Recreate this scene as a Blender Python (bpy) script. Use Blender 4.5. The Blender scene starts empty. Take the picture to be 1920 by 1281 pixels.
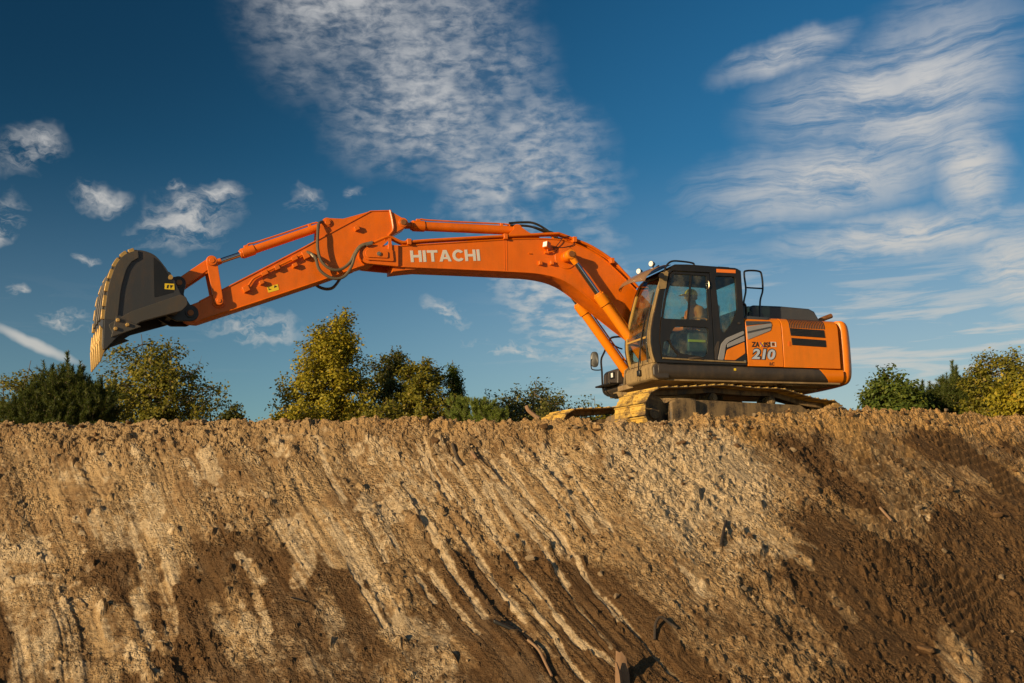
import bpy, bmesh, math, random
import numpy as np
from mathutils import Vector, Matrix

rad = math.radians
scene = bpy.context.scene
col = scene.collection

# ------------------------------------------------------------------ camera
CAM = np.array([9.34877, 16.31577, -1.14466])
YAW, PITCH, ROLL, FPX = rad(249.66004), rad(9.49278), rad(-1.28203), 1964.14


def cam_axes():
    cy, sy = math.cos(YAW), math.sin(YAW)
    f = np.array([math.cos(PITCH) * cy, math.cos(PITCH) * sy, math.sin(PITCH)])
    r = np.array([sy, -cy, 0.0])
    u = np.cross(r, f)
    cr, sr = math.cos(ROLL), math.sin(ROLL)
    return cr * r + sr * u, -sr * r + cr * u, f


RX, UX, FX = cam_axes()
cam_data = bpy.data.cameras.new('camera')
cam_data.sensor_width = 36.0
cam_data.lens = FPX / 1920 * 36.0
cam_data.clip_start = 0.1
cam_data.clip_end = 20000
cam = bpy.data.objects.new('camera', cam_data)
col.objects.link(cam)
m = Matrix.Identity(4)
for i in range(3):
    m[i][0], m[i][1], m[i][2], m[i][3] = RX[i], UX[i], -FX[i], CAM[i]
cam.matrix_world = m
scene.camera = cam

# compass directions of the place: H right along the bank, F away into the site
HR = np.array([math.sin(YAW), -math.cos(YAW)])
HF = np.array([math.cos(YAW), math.sin(YAW)])


def ray(u, v):
    return ((u - 960) / FPX) * RX - ((v - 640.5) / FPX) * UX + FX


def at_depth(u, v, t):
    """world point on a pixel's ray at horizontal distance t into the site"""
    d = ray(u, v)
    k = t / (d[0] * HF[0] + d[1] * HF[1])
    return CAM + k * d


# ------------------------------------------------------------------ light
SUN_AZ, SUN_EL = rad(27.0), rad(11.0)
SKY_STRENGTH = 0.08
world = bpy.data.worlds.new('World')
scene.world = world
world.use_nodes = True
sun_data = bpy.data.lights.new('sun', 'SUN')
sun_data.energy = 5.0
sun_data.angle = rad(0.6)
sun_data.color = (1.0, 0.74, 0.42)
sun = bpy.data.objects.new('sun', sun_data)
col.objects.link(sun)
sdir = Vector((math.cos(SUN_EL) * math.cos(SUN_AZ), math.cos(SUN_EL) * math.sin(SUN_AZ), math.sin(SUN_EL)))
sun.rotation_euler = sdir.to_track_quat('Z', 'Y').to_euler()
sun.location = sdir * 60
scene.view_settings.view_transform = 'Standard'
scene.view_settings.look = 'None'
scene.view_settings.exposure = 0.22
scene.view_settings.gamma = 1.0
scene.view_settings.use_curve_mapping = False
scene.render.engine = 'CYCLES'
scene.cycles.max_bounces = 8
scene.cycles.transparent_max_bounces = 16


class NG:
    """small helper to write node graphs"""

    def __init__(self, tree):
        self.t = tree

    def n(self, kind, **kw):
        nd = self.t.nodes.new(kind)
        for k, v in kw.items():
            setattr(nd, k, v)
        return nd

    def put(self, sock, v):
        if isinstance(v, bpy.types.NodeSocket):
            self.t.links.new(v, sock)
        elif v is not None:
            if isinstance(v, (tuple, list)) and len(v) == 3 and sock.type == 'RGBA':
                v = (*v, 1)
            sock.default_value = v

    def math(self, op, a, b=None, c=None, clamp=False):
        nd = self.n('ShaderNodeMath', operation=op, use_clamp=clamp)
        self.put(nd.inputs[0], a)
        if b is not None:
            self.put(nd.inputs[1], b)
        if c is not None:
            self.put(nd.inputs[2], c)
        return nd.outputs[0]

    def vmath(self, op, a, b=None, out=0):
        nd = self.n('ShaderNodeVectorMath', operation=op)
        self.put(nd.inputs[0], a)
        if b is not None:
            if op == 'SCALE':
                self.put(nd.inputs['Scale'], b)
            else:
                self.put(nd.inputs[1], b)
        return nd.outputs[out]

    def comb(self, x, y, z=0.0):
        nd = self.n('ShaderNodeCombineXYZ')
        for i, v in enumerate((x, y, z)):
            self.put(nd.inputs[i], v)
        return nd.outputs[0]

    def noise(self, vec, scale, detail=4, rough=0.55, dist=0.0, color=False):
        nd = self.n('ShaderNodeTexNoise')
        self.put(nd.inputs['Vector'], vec)
        nd.inputs['Scale'].default_value = scale
        nd.inputs['Detail'].default_value = detail
        nd.inputs['Roughness'].default_value = rough
        nd.inputs['Distortion'].default_value = dist
        return nd.outputs['Color' if color else 'Fac']

    def step(self, v, lo, hi, a=0.0, b=1.0, smooth=True):
        nd = self.n('ShaderNodeMapRange', interpolation_type='SMOOTHSTEP' if smooth else 'LINEAR')
        self.put(nd.inputs[0], v)
        nd.inputs[1].default_value = lo
        nd.inputs[2].default_value = hi
        nd.inputs[3].default_value = a
        nd.inputs[4].default_value = b
        return nd.outputs[0]

    def mix(self, f, a, b, mode='MIX'):
        nd = self.n('ShaderNodeMix', data_type='RGBA', blend_type=mode)
        self.put(nd.inputs['Factor'], f)
        self.put(nd.inputs[6], a)
        self.put(nd.inputs[7], b)
        return nd.outputs[2]


# ------------------------------------------------------------------ sky and clouds
def build_sky():
    t = world.node_tree
    t.nodes.clear()
    g = NG(t)
    sky = g.n('ShaderNodeTexSky', sky_type='NISHITA')
    sky.sun_disc = False
    sky.sun_elevation = SUN_EL
    sky.sun_rotation = math.pi / 2 - SUN_AZ
    sky.altitude = 200
    sky.air_density = 1.0
    sky.dust_density = 0.3
    sky.ozone_density = 3.0
    hs = g.n('ShaderNodeHueSaturation')
    hs.inputs['Saturation'].default_value = 1.25
    hs.inputs['Value'].default_value = 1.0
    t.links.new(sky.outputs[0], hs.inputs['Color'])
    d = g.vmath('NORMALIZE', g.n('ShaderNodeTexCoord').outputs['Generated'])
    # clear air seen through a polarising filter: deepest at a right angle to the sun
    cg = g.vmath('DOT_PRODUCT', d, tuple(sdir), out=1)
    pol = g.step(g.math('SUBTRACT', 1.0, g.math('MULTIPLY', cg, cg)), 0.40, 1.0, 0.0, 0.58)
    hz = g.n('ShaderNodeSeparateXYZ')
    t.links.new(d, hz.inputs[0])
    pol = g.math('SUBTRACT', 1.0, g.math('MULTIPLY', pol, g.step(hz.outputs[2], 0.05, 0.42, 0.25, 1.0)))
    base = g.mix(1.0, hs.outputs[0], (0.70, 0.94, 0.91), 'MULTIPLY')
    base = g.vmath('SCALE', base, pol)
    sep = g.n('ShaderNodeSeparateXYZ')
    t.links.new(d, sep.inputs[0])
    dx, dy, dz = sep.outputs
    # compass bearing (degrees, 0 = into the site) and elevation (degrees)
    xr = g.vmath('DOT_PRODUCT', d, (float(HR[0]), float(HR[1]), 0.0), out=1)
    xf = g.vmath('DOT_PRODUCT', d, (float(HF[0]), float(HF[1]), 0.0), out=1)
    az = g.math('MULTIPLY', g.math('ARCTAN2', xr, xf), 57.29578)
    el = g.math('MULTIPLY', g.math('ARCSINE', dz), 57.29578)
    # flat cloud sheet high above the place: natural perspective for the cloud texture
    den = g.math('ADD', g.math('MAXIMUM', dz, 0.0), 0.10)
    px = g.math('DIVIDE', xr, den)
    py = g.math('DIVIDE', xf, den)
    P = g.comb(px, py, 0.0)
    A = g.comb(az, el, 0.0)
    warp = g.noise(A, 0.09, 4, 0.6, color=True)
    Aw = g.vmath('ADD', A, g.vmath('SCALE', g.vmath('SUBTRACT', warp, (0.5, 0.5, 0.5)), 5.0))
    warp2 = g.noise(A, 0.5, 3, 0.6, color=True)
    Aw2 = g.vmath('ADD', A, g.vmath('SCALE', g.vmath('SUBTRACT', warp2, (0.5, 0.5, 0.5)), 2.2))

    def blob(vec, a0, e0, la, le, rot, soft=1.0):
        """soft elliptical region of the sky, centred at bearing a0, elevation e0"""
        mp = g.n('ShaderNodeMapping', vector_type='TEXTURE')
        g.put(mp.inputs['Vector'], vec)
        mp.inputs['Location'].default_value = (a0, e0, 0)
        mp.inputs['Rotation'].default_value = (0, 0, rad(rot))
        mp.inputs['Scale'].default_value = (la, le, 1)
        ln = g.vmath('LENGTH', mp.outputs[0], out=1)
        return g.step(ln, 1.0, 1.0 - soft, 0.0, 1.0)

    def strips(vec, rot, sx, sy, scale, detail=6, rough=0.6, dist=0.0):
        mp = g.n('ShaderNodeMapping', vector_type='POINT')
        g.put(mp.inputs['Vector'], vec)
        mp.inputs['Rotation'].default_value = (0, 0, rad(rot))
        mp.inputs['Scale'].default_value = (sx, sy, 1)
        return g.noise(mp.outputs[0], scale, detail, rough, dist)

    def ang(u, v):
        dd = ray(u, v)
        dd = dd / np.linalg.norm(dd)
        return (math.degrees(math.atan2(dd[0] * HR[0] + dd[1] * HR[1], dd[0] * HF[0] + dd[1] * HF[1])),
                math.degrees(math.asin(dd[2])))

    def seg(vec, u0, v0, u1, v1, half, soft=1.0, ext=1.0):
        a0, e0 = ang(u0, v0)
        a1, e1 = ang(u1, v1)
        return blob(vec, (a0 + a1) / 2, (e0 + e1) / 2, math.hypot(a1 - a0, e1 - e0) / 2 * ext, half,
                    math.degrees(math.atan2(e1 - e0, a1 - a0)), soft)

    def acc(cur, v):
        return v if cur is None else g.math('MAXIMUM', cur, v)

    # mottled high cloud bank
    mott = g.noise(P, 13.0, 6, 0.55, 0.2)
    rip = strips(A, -10, 0.7, 1.5, 1.5, 6, 0.58, 0.35)
    patch = g.noise(A, 0.22, 5, 0.6, 0.4)
    mot = g.math('ADD', g.math('MULTIPLY_ADD', rip, 0.40, g.math('MULTIPLY', mott, 0.30)), g.math('MULTIPLY', patch, 0.30))
    band = None
    for s in ((560, -260, 800, 90, 9.0), (700, 0, 930, 300, 8.2), (850, 200, 1090, 480, 7.0), (960, 380, 1200, 640, 4.6), (920, 500, 1180, 720, 3.4)):
        band = acc(band, seg(Aw, *s, soft=0.8, ext=1.5))
    bank = g.math('MULTIPLY', band, g.step(mot, 0.38, 0.62, 0.10, 1.0))
    total = g.math('MULTIPLY', bank, 0.80)
    # swept cirrus on the right
    cir = strips(g.vmath('ADD', A, g.vmath('SCALE', g.vmath('SUBTRACT', warp, (0.5, 0.5, 0.5)), 3.5)), -22, 0.10, 1.2, 0.75, 9, 0.68, 0.25)
    right = None
    for s in ((1270, 385, 1850, 270, 3.2), (1400, 225, 1840, 120, 3.2), (1560, 340, 1910, 0, 5.4), (1340, 145, 1610, 55, 1.3),
              (1770, 160, 1860, 460, 2.8), (1400, 470, 2050, 400, 2.0), (1820, 380, 1990, 640, 4.0)):
        right = acc(right, seg(g.vmath('ADD', A, g.vmath('SCALE', g.vmath('SUBTRACT', warp2, (0.5, 0.5, 0.5)), 1.2)), *s, soft=1.0, ext=1.3))
    rc = g.math('MULTIPLY', right, g.step(cir, 0.30, 0.60, 0.12, 1.0))
    total = g.math('MAXIMUM', total, rc)
    # long streaks low in the sky, thickening to the right
    lowm = g.math('MULTIPLY', g.step(el, 17.0, 8.0), g.step(az, -8.0, 18.0, 0.15, 1.0))
    stre = strips(A, 3, 0.16, 1.5, 0.75, 7, 0.6, 0.5)
    low = g.math('MULTIPLY', lowm, g.step(stre, 0.36, 0.62))
    total = g.math('MAXIMUM', total, g.math('MULTIPLY', low, 0.8))
    veil = g.math('MULTIPLY', g.step(el, 20.0, 2.0), g.step(az, -18.0, 22.0, 0.14, 0.50))
    total = g.math('MAXIMUM', total, veil)
    # torn small clouds
    puff = strips(Aw2, 24, 0.35, 1.15, 0.8, 9, 0.66, 0.15)
    small = None
    for s in ((370, 362, 450, 366, 0.62), (318, 350, 345, 352, 0.3), (290, 405, 430, 400, 1.5), (0, 290, 110, 268, 1.1), (-20, 410, 25, 430, 2.0),
              (150, 365, 230, 385, 0.8), (255, 440, 420, 420, 1.3), (545, 378, 600, 382, 0.7), (650, 362, 680, 350, 0.5),
              (800, 572, 880, 600, 0.85), (850, 645, 1080, 665, 0.7), (400, 600, 560, 635, 1.3), (15, 545, 50, 548, 0.4),
              (140, 485, 190, 490, 0.4), (70, 590, 170, 605, 0.7), (1040, 600, 1150, 690, 2.2)):
        small = acc(small, seg(Aw2, *s[:4], s[4] * 1.25, soft=1.0, ext=1.7))
    sm = g.math('MULTIPLY', g.math('MULTIPLY', small, g.step(puff, 0.36, 0.66)), 0.9)
    total = g.math('MAXIMUM', total, sm)
    # vapour trail
    trail = seg(g.vmath('ADD', A, g.vmath('SCALE', g.vmath('SUBTRACT', warp2, (0.5, 0.5, 0.5)), 0.5)), -60, 590, 185, 700, 0.42, 0.8)
    total = g.math('MAXIMUM', total, g.math('MULTIPLY', trail, 0.8))
    # the same broken cloud all round the rest of the sky
    allr = g.math('MULTIPLY', g.step(g.math('ABSOLUTE', az), 34.0, 50.0), g.step(g.noise(P, 0.8, 7, 0.6, 0.3), 0.5, 0.72))
    total = g.math('MAXIMUM', total, g.math('MULTIPLY', allr, 0.6))
    total = g.math('MINIMUM', total, 1.0)
    cloud = g.mix(g.step(el, 4, 26), (6.6, 6.3, 5.7), (6.2, 6.2, 6.2))
    colr = g.mix(total, base, cloud)
    bg = g.n('ShaderNodeBackground')
    t.links.new(colr, bg.inputs['Color'])
    bg.inputs['Strength'].default_value = SKY_STRENGTH
    out = g.n('ShaderNodeOutputWorld')
    t.links.new(bg.outputs[0], out.inputs[0])


build_sky()

# ------------------------------------------------------------------ helpers
rng = np.random.default_rng(7)


def tag(o, label=None, cat=None, group=None, kind=None):
    if label:
        o['label'] = label
    if cat:
        o['category'] = cat
    if group:
        o['group'] = group
    if kind:
        o['kind'] = kind
    return o


def empty(name, loc=(0, 0, 0), rz=0.0, parent=None):
    o = bpy.data.objects.new(name, None)
    o.empty_display_size = 0.2
    o.location = loc
    o.rotation_euler = (0, 0, rz)
    o.parent = parent
    col.objects.link(o)
    return o


def link(name, mesh, mat=None, parent=None, smooth=35, bevel=0.0, seg=2):
    if mat is not None:
        mesh.materials.clear()
        mesh.materials.append(mat)
    if smooth is not None:
        mesh.polygons.foreach_set('use_smooth', [True] * len(mesh.polygons))
        mesh.set_sharp_from_angle(angle=rad(smooth))
    o = bpy.data.objects.new(name, mesh)
    o.parent = parent
    col.objects.link(o)
    if bevel > 0:
        b = o.modifiers.new('bevel', 'BEVEL')
        b.width = bevel
        b.segments = seg
        b.limit_method = 'ANGLE'
        b.angle_limit = rad(38)
    return o


class MB:
    def __init__(self):
        self.v = []
        self.f = []

    def add(self, vs, fs):
        o = len(self.v)
        self.v += [tuple(map(float, p)) for p in vs]
        self.f += [tuple(o + i for i in f) for f in fs]
        return self

    def box(self, x0, x1, y0, y1, z0, z1):
        return self.add([(x0, y0, z0), (x1, y0, z0), (x1, y1, z0), (x0, y1, z0), (x0, y0, z1), (x1, y0, z1), (x1, y1, z1), (x0, y1, z1)],
                        [(0, 3, 2, 1), (4, 5, 6, 7), (0, 1, 5, 4), (1, 2, 6, 5), (2, 3, 7, 6), (3, 0, 4, 7)])

    def obox(self, c, ax, ay, az):
        """box from centre and three half-axis vectors"""
        c, ax, ay, az = map(np.asarray, (c, ax, ay, az))
        vs = [c + i * ax + j * ay + k * az for k in (-1, 1) for j, i in ((-1, -1), (-1, 1), (1, 1), (1, -1))]
        return self.add(vs, [(0, 3, 2, 1), (4, 5, 6, 7), (0, 1, 5, 4), (1, 2, 6, 5), (2, 3, 7, 6), (3, 0, 4, 7)])

    def bar(self, p0, p1, w, h, up=(0, 1, 0)):
        """rectangular bar between two points, w along `up`-ish axis"""
        p0, p1 = np.asarray(p0, float), np.asarray(p1, float)
        d = p1 - p0
        L = np.linalg.norm(d)
        d /= L
        a = np.asarray(up, float)
        a = a - d * (a @ d)
        a /= np.linalg.norm(a)
        b = np.cross(d, a)
        return self.obox((p0 + p1) / 2, d * L / 2, a * w / 2, b * h / 2)

    def cyl(self, p0, p1, r0, r1=None, n=20):
        r1 = r0 if r1 is None else r1
        p0, p1 = np.asarray(p0, float), np.asarray(p1, float)
        d = p1 - p0
        d = d / np.linalg.norm(d)
        a = np.cross(d, (0, 0, 1.0))
        if np.linalg.norm(a) < 1e-3:
            a = np.cross(d, (1.0, 0, 0))
        a /= np.linalg.norm(a)
        b = np.cross(d, a)
        vs = []
        for p, r in ((p0, r0), (p1, r1)):
            for k in range(n):
                t = 2 * math.pi * k / n
                vs.append(p + r * (math.cos(t) * a + math.sin(t) * b))
        fs = [(k, (k + 1) % n, n + (k + 1) % n, n + k) for k in range(n)]
        fs += [tuple(range(n - 1, -1, -1)), tuple(range(n, 2 * n))]
        return self.add(vs, fs)

    def tube(self, pts, r, n=8, sub=6, rs=None):
        pts = np.asarray(pts, float)
        if sub > 1 and len(pts) > 2:
            pts, rr = catmull(pts, sub, rs)
        else:
            rr = rs
        N = len(pts)
        tan = np.gradient(pts, axis=0)
        tan /= np.linalg.norm(tan, axis=1)[:, None] + 1e-12
        a = np.cross(tan[0], (0, 0, 1.0))
        if np.linalg.norm(a) < 1e-2:
            a = np.cross(tan[0], (1.0, 0, 0))
        a /= np.linalg.norm(a)
        vs = []
        for i in range(N):
            a = a - tan[i] * (a @ tan[i])
            a /= np.linalg.norm(a)
            b = np.cross(tan[i], a)
            ri = r if rr is None else rr[i]
            for k in range(n):
                t = 2 * math.pi * k / n
                vs.append(pts[i] + ri * (math.cos(t) * a + math.sin(t) * b))
        fs = [(i * n + k, i * n + (k + 1) % n, (i + 1) * n + (k + 1) % n, (i + 1) * n + k) for i in range(N - 1) for k in range(n)]
        fs += [tuple(range(n - 1, -1, -1)), tuple((N - 1) * n + k for k in range(n))]
        return self.add(vs, fs)

    def prism(self, poly, y0, y1):
        """polygon in x,z extruded along y"""
        n = len(poly)
        ar = sum(poly[i][0] * poly[(i + 1) % n][1] - poly[(i + 1) % n][0] * poly[i][1] for i in range(n))
        if ar > 0:
            poly = poly[::-1]
        vs = [(x, y0, z) for x, z in poly] + [(x, y1, z) for x, z in poly]
        fs = [(i, n + i, n + (i + 1) % n, (i + 1) % n) for i in range(n)]
        fs += [tuple(range(n)), tuple(range(2 * n - 1, n - 1, -1))]
        return self.add(vs, fs)

    def plan(self, poly, z0, z1):
        """polygon in x,y extruded along z"""
        n = len(poly)
        ar = sum(poly[i][0] * poly[(i + 1) % n][1] - poly[(i + 1) % n][0] * poly[i][1] for i in range(n))
        if ar < 0:
            poly = poly[::-1]
        vs = [(x, y, z0) for x, y in poly] + [(x, y, z1) for x, y in poly]
        fs = [(i, (i + 1) % n, n + (i + 1) % n, n + i) for i in range(n)]
        fs += [tuple(range(n - 1, -1, -1)), tuple(range(n, 2 * n))]
        return self.add(vs, fs)

    def mesh(self, name):
        me = bpy.data.meshes.new(name)
        me.from_pydata(self.v, [], self.f)
        me.validate()
        me.update()
        return me

    def build(self, name, mat, parent=None, bevel=0.0, smooth=35, seg=2):
        return link(name, self.mesh(name), mat, parent, smooth, bevel, seg)


def catmull(pts, sub, rs=None):
    P = np.vstack([2 * pts[0] - pts[1], pts, 2 * pts[-1] - pts[-2]])
    out, ro = [], []
    for i in range(1, len(P) - 2):
        for k in range(sub):
            t = k / sub
            a, b, c, d = P[i - 1], P[i], P[i + 1], P[i + 2]
            out.append(0.5 * (2 * b + (c - a) * t + (2 * a - 5 * b + 4 * c - d) * t * t + (3 * b - a - 3 * c + d) * t ** 3))
            if rs is not None:
                ro.append(rs[i - 1] * (1 - t) + rs[i] * t)
    out.append(P[-2])
    if rs is not None:
        ro.append(rs[-1])
    return np.array(out), (ro if rs is not None else None)


def arc(cx, cz, r, a0, a1, n=8):
    return [(cx + r * math.cos(rad(a0 + (a1 - a0) * k / n)), cz + r * math.sin(rad(a0 + (a1 - a0) * k / n))) for k in range(n + 1)]


def round_poly(poly, r, n=4):
    """round the corners of a closed polygon"""
    out = []
    N = len(poly)
    for i in range(N):
        p, a, b = np.array(poly[i]), np.array(poly[i - 1]), np.array(poly[(i + 1) % N])
        da, db = a - p, b - p
        la, lb = np.linalg.norm(da), np.linalg.norm(db)
        k = min(r, la * 0.45, lb * 0.45)
        p0, p1 = p + da / la * k, p + db / lb * k
        for j in range(n + 1):
            t = j / n
            q = (1 - t) ** 2 * p0 + 2 * t * (1 - t) * p + t * t * p1
            out.append((float(q[0]), float(q[1])))
    return out


def curve_mesh(name, loops, thick, bevel=0.0):
    """flat plate with holes from 2D loops (even-odd), thick along local z"""
    cu = bpy.data.curves.new(name, 'CURVE')
    cu.dimensions = '2D'
    cu.fill_mode = 'BOTH'
    cu.extrude = max(thick / 2 - bevel, 0.0005)
    cu.bevel_depth = bevel
    cu.bevel_resolution = 1
    if bevel:
        cu.offset = -bevel
    for lp in loops:
        sp = cu.splines.new('POLY')
        sp.points.add(len(lp) - 1)
        for i, (x, y) in enumerate(lp):
            sp.points[i].co = (x, y, 0, 1)
        sp.use_cyclic_u = True
    o = bpy.data.objects.new(name, cu)
    col.objects.link(o)
    bpy.context.view_layer.update()
    me = bpy.data.meshes.new_from_object(o.evaluated_get(bpy.context.evaluated_depsgraph_get()))
    bpy.data.objects.remove(o)
    bpy.data.curves.remove(cu)
    return me


def plate(name, loops, y, thick, mat, parent, bevel=0.004, smooth=30):
    """plate lying in the x,z plane, centred on y"""
    me = curve_mesh(name, loops, thick, bevel)
    co = np.empty(len(me.vertices) * 3)
    me.vertices.foreach_get('co', co)
    co = co.reshape(-1, 3)
    me.vertices.foreach_set('co', np.stack([co[:, 0], y + co[:, 2], co[:, 1]], 1).ravel())
    me.flip_normals()
    me.update()
    return link(name, me, mat, parent, smooth)


def text_mesh(name, body, size, origin, xdir, ydir, mat, parent, depth=0.004, shear=0.0, bold=0.0, width=None):
    cu = bpy.data.curves.new(name, 'FONT')
    cu.body = body
    cu.size = size
    cu.shear = shear
    cu.offset = bold
    cu.extrude = depth / 2
    o = bpy.data.objects.new(name, cu)
    col.objects.link(o)
    bpy.context.view_layer.update()
    me = bpy.data.meshes.new_from_object(o.evaluated_get(bpy.context.evaluated_depsgraph_get()))
    bpy.data.objects.remove(o)
    bpy.data.curves.remove(cu)
    co = np.empty(len(me.vertices) * 3)
    me.vertices.foreach_get('co', co)
    co = co.reshape(-1, 3)
    co[:, 0] -= co[:, 0].min()
    co[:, 1] -= co[:, 1].min()
    if width:
        co[:, 0] *= width / co[:, 0].max()
    xd, yd = np.asarray(xdir, float), np.asarray(ydir, float)
    zd = np.cross(xd, yd)
    w = np.asarray(origin) + co[:, :1] * xd + co[:, 1:2] * yd + co[:, 2:] * zd
    me.vertices.foreach_set('co', w.ravel())
    me.update()
    return link(name, me, mat, parent, None)


# ------------------------------------------------------------------ materials
def new_mat(name):
    mt = bpy.data.materials.new(name)
    mt.use_nodes = True
    t = mt.node_tree
    bs = t.nodes['Principled BSDF']
    return mt, NG(t), bs, t.nodes['Material Output']


def paint(name, colr, rough=0.4, dust=0.25, dust_col=(0.30, 0.20, 0.105), scale=2.2, metal=0.0, coat=0.0, streak=True, lo=0.45, hi=0.78, bump=0.0, spec=0.5, wave=0.0):
    """painted or coated metal with dust that gathers in patches and runs"""
    mt, g, bs, _ = new_mat(name)
    tc = g.n('ShaderNodeTexCoord').outputs['Object']
    n1 = g.noise(tc, scale, 8, 0.62)
    n2 = g.noise(g.vmath('MULTIPLY', tc, (7.0, 7.0, 0.9)), 1.6, 5, 0.6)
    fine = g.noise(tc, 46, 3, 0.6)
    f = g.math('MULTIPLY_ADD', n2, 0.45 if streak else 0.0, g.math('MULTIPLY', n1, 0.62 if streak else 1.0))
    f = g.math('MULTIPLY_ADD', g.math('SUBTRACT', fine, 0.5), 0.25, f)
    f = g.math('MULTIPLY', g.step(f, lo, hi), dust)
    c = g.mix(g.noise(tc, 0.9, 3), tuple(v * 0.93 for v in colr), tuple(min(1, v * 1.06) for v in colr))
    g.put(bs.inputs['Base Color'], g.mix(f, c, dust_col))
    g.put(bs.inputs['Roughness'], g.math('ADD', g.math('MULTIPLY', f, 0.5), g.math('MULTIPLY_ADD', fine, 0.12, rough - 0.06), clamp=True))
    bs.inputs['Metallic'].default_value = metal
    bs.inputs['Coat Weight'].default_value = coat
    bs.inputs['Specular IOR Level'].default_value = spec
    if wave:
        b = g.n('ShaderNodeBump')
        b.inputs['Strength'].default_value = 1.0
        b.inputs['Distance'].default_value = wave
        g.put(b.inputs['Height'], g.noise(tc, 1.7, 2, 0.5))
        g.put(bs.inputs['Normal'], b.outputs[0])
    if bump:
        b = g.n('ShaderNodeBump')
        b.inputs['Strength'].default_value = bump
        b.inputs['Distance'].default_value = 0.01
        g.put(b.inputs['Height'], g.math('ADD', fine, n1))
        g.put(bs.inputs['Normal'], b.outputs[0])
    return mt


M = {}
M['orange'] = paint('orange_paint', (0.71, 0.138, 0.001), 0.36, 0.40, (0.30, 0.10, 0.012), spec=0.45, scale=2.6, wave=0.035)
M['orange_panel'] = paint('orange_panel_paint', (0.77, 0.195, 0.002), 0.34, 0.32, (0.36, 0.14, 0.02), spec=0.4, scale=2.4, wave=0.02)
M['orange_cyl'] = paint('orange_cylinder_paint', (0.80, 0.23, 0.003), 0.4, 0.1, spec=0.3)
M['grey'] = paint('dark_grey_paint', (0.045, 0.037, 0.032), 0.45, 0.42, (0.16, 0.105, 0.055))
M['black'] = paint('black_cab_paint', (0.0125, 0.0115, 0.011), 0.30, 0.12, (0.13, 0.085, 0.045))
M['dusty'] = paint('dusty_front_paint', (0.10, 0.075, 0.045), 0.45, 0.85, (0.34, 0.23, 0.10), lo=0.32, hi=0.62)
M['frame_gold'] = paint('sunlit_frame_gold', (0.46, 0.27, 0.06), 0.45, 0.5, (0.34, 0.23, 0.10))  # golden sunlight on the cab front painted into the frame colour
M['hood'] = paint('charcoal_hood', (0.055, 0.058, 0.064), 0.42, 0.25, (0.14, 0.12, 0.1))
M['silver'] = paint('silver_accent', (0.36, 0.34, 0.33), 0.38, 0.2, metal=0.35)
M['chrome'] = paint('chrome_rod', (0.55, 0.55, 0.56), 0.16, 0.1, metal=1.0, streak=False)
M['steel'] = paint('bucket_steel', (0.056, 0.058, 0.063), 0.42, 0.22, (0.15, 0.08, 0.04), scale=2.4, metal=0.3, bump=0.15, lo=0.42, hi=0.72)
M['worn_sunlit'] = paint('sunlit_worn_steel', (0.50, 0.31, 0.10), 0.42, 0.6, (0.60, 0.42, 0.17), scale=5, metal=0.35, bump=0.25)  # worn dusty steel with golden sunlight painted into the colour
M['plate'] = paint('wear_plate_steel', (0.085, 0.078, 0.070), 0.45, 0.4, (0.17, 0.10, 0.05), scale=4, metal=0.3, bump=0.15)
M['shoe'] = paint('track_shoe_clay', (0.13, 0.08, 0.035), 0.55, 1.0, (0.60, 0.385, 0.08), scale=4, lo=0.36, hi=0.58, streak=False, bump=0.12)
M['undercarriage'] = paint('undercarriage_steel', (0.034, 0.025, 0.018), 0.5, 0.9, (0.30, 0.20, 0.095), scale=4, lo=0.38, hi=0.64, bump=0.4)
M['underbelly'] = paint('underbelly_bounce_paint', (0.20, 0.13, 0.06), 0.6, 0.9, (0.40, 0.28, 0.14), scale=3)  # dusty belly, lightened: bounce light from the ground put into the colour
M['rubber'] = paint('black_rubber', (0.016, 0.015, 0.014), 0.45, 0.2, streak=False)
M['hose'] = paint('hydraulic_hose', (0.11, 0.085, 0.055), 0.4, 0.6, (0.26, 0.19, 0.10), streak=False)
M['pin'] = paint('pin_steel', (0.30, 0.11, 0.03), 0.45, 0.5, scale=9, metal=0.4)
M['bolt'] = paint('bare_bolt', (0.40, 0.35, 0.26), 0.4, 0.3, metal=0.8)
M['white'] = paint('white_lettering', (0.60, 0.57, 0.53), 0.5, 0.08)
M['letter_black'] = paint('black_lettering', (0.018, 0.017, 0.017), 0.4, 0.05)
M['letter_chrome'] = paint('chrome_lettering', (0.72, 0.73, 0.75), 0.25, 0.05, metal=0.55)
M['yellow'] = paint('yellow_sticker', (0.80, 0.56, 0.02), 0.45, 0.12)
M['sticker_orange'] = paint('orange_reflector', (0.85, 0.20, 0.02), 0.3, 0.05)
M['violet'] = paint('violet_lettering', (0.16, 0.08, 0.30), 0.4, 0.05)
M['seat'] = paint('seat_fabric', (0.03, 0.03, 0.032), 0.85, 0.1)
M['interior'] = paint('cab_interior_plastic', (0.075, 0.075, 0.078), 0.6, 0.2)
M['lens'] = paint('lamp_lens', (0.86, 0.86, 0.84), 0.12, 0.03)
M['mirror'] = paint('mirror_back', (0.03, 0.032, 0.034), 0.4, 0.15)


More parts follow.
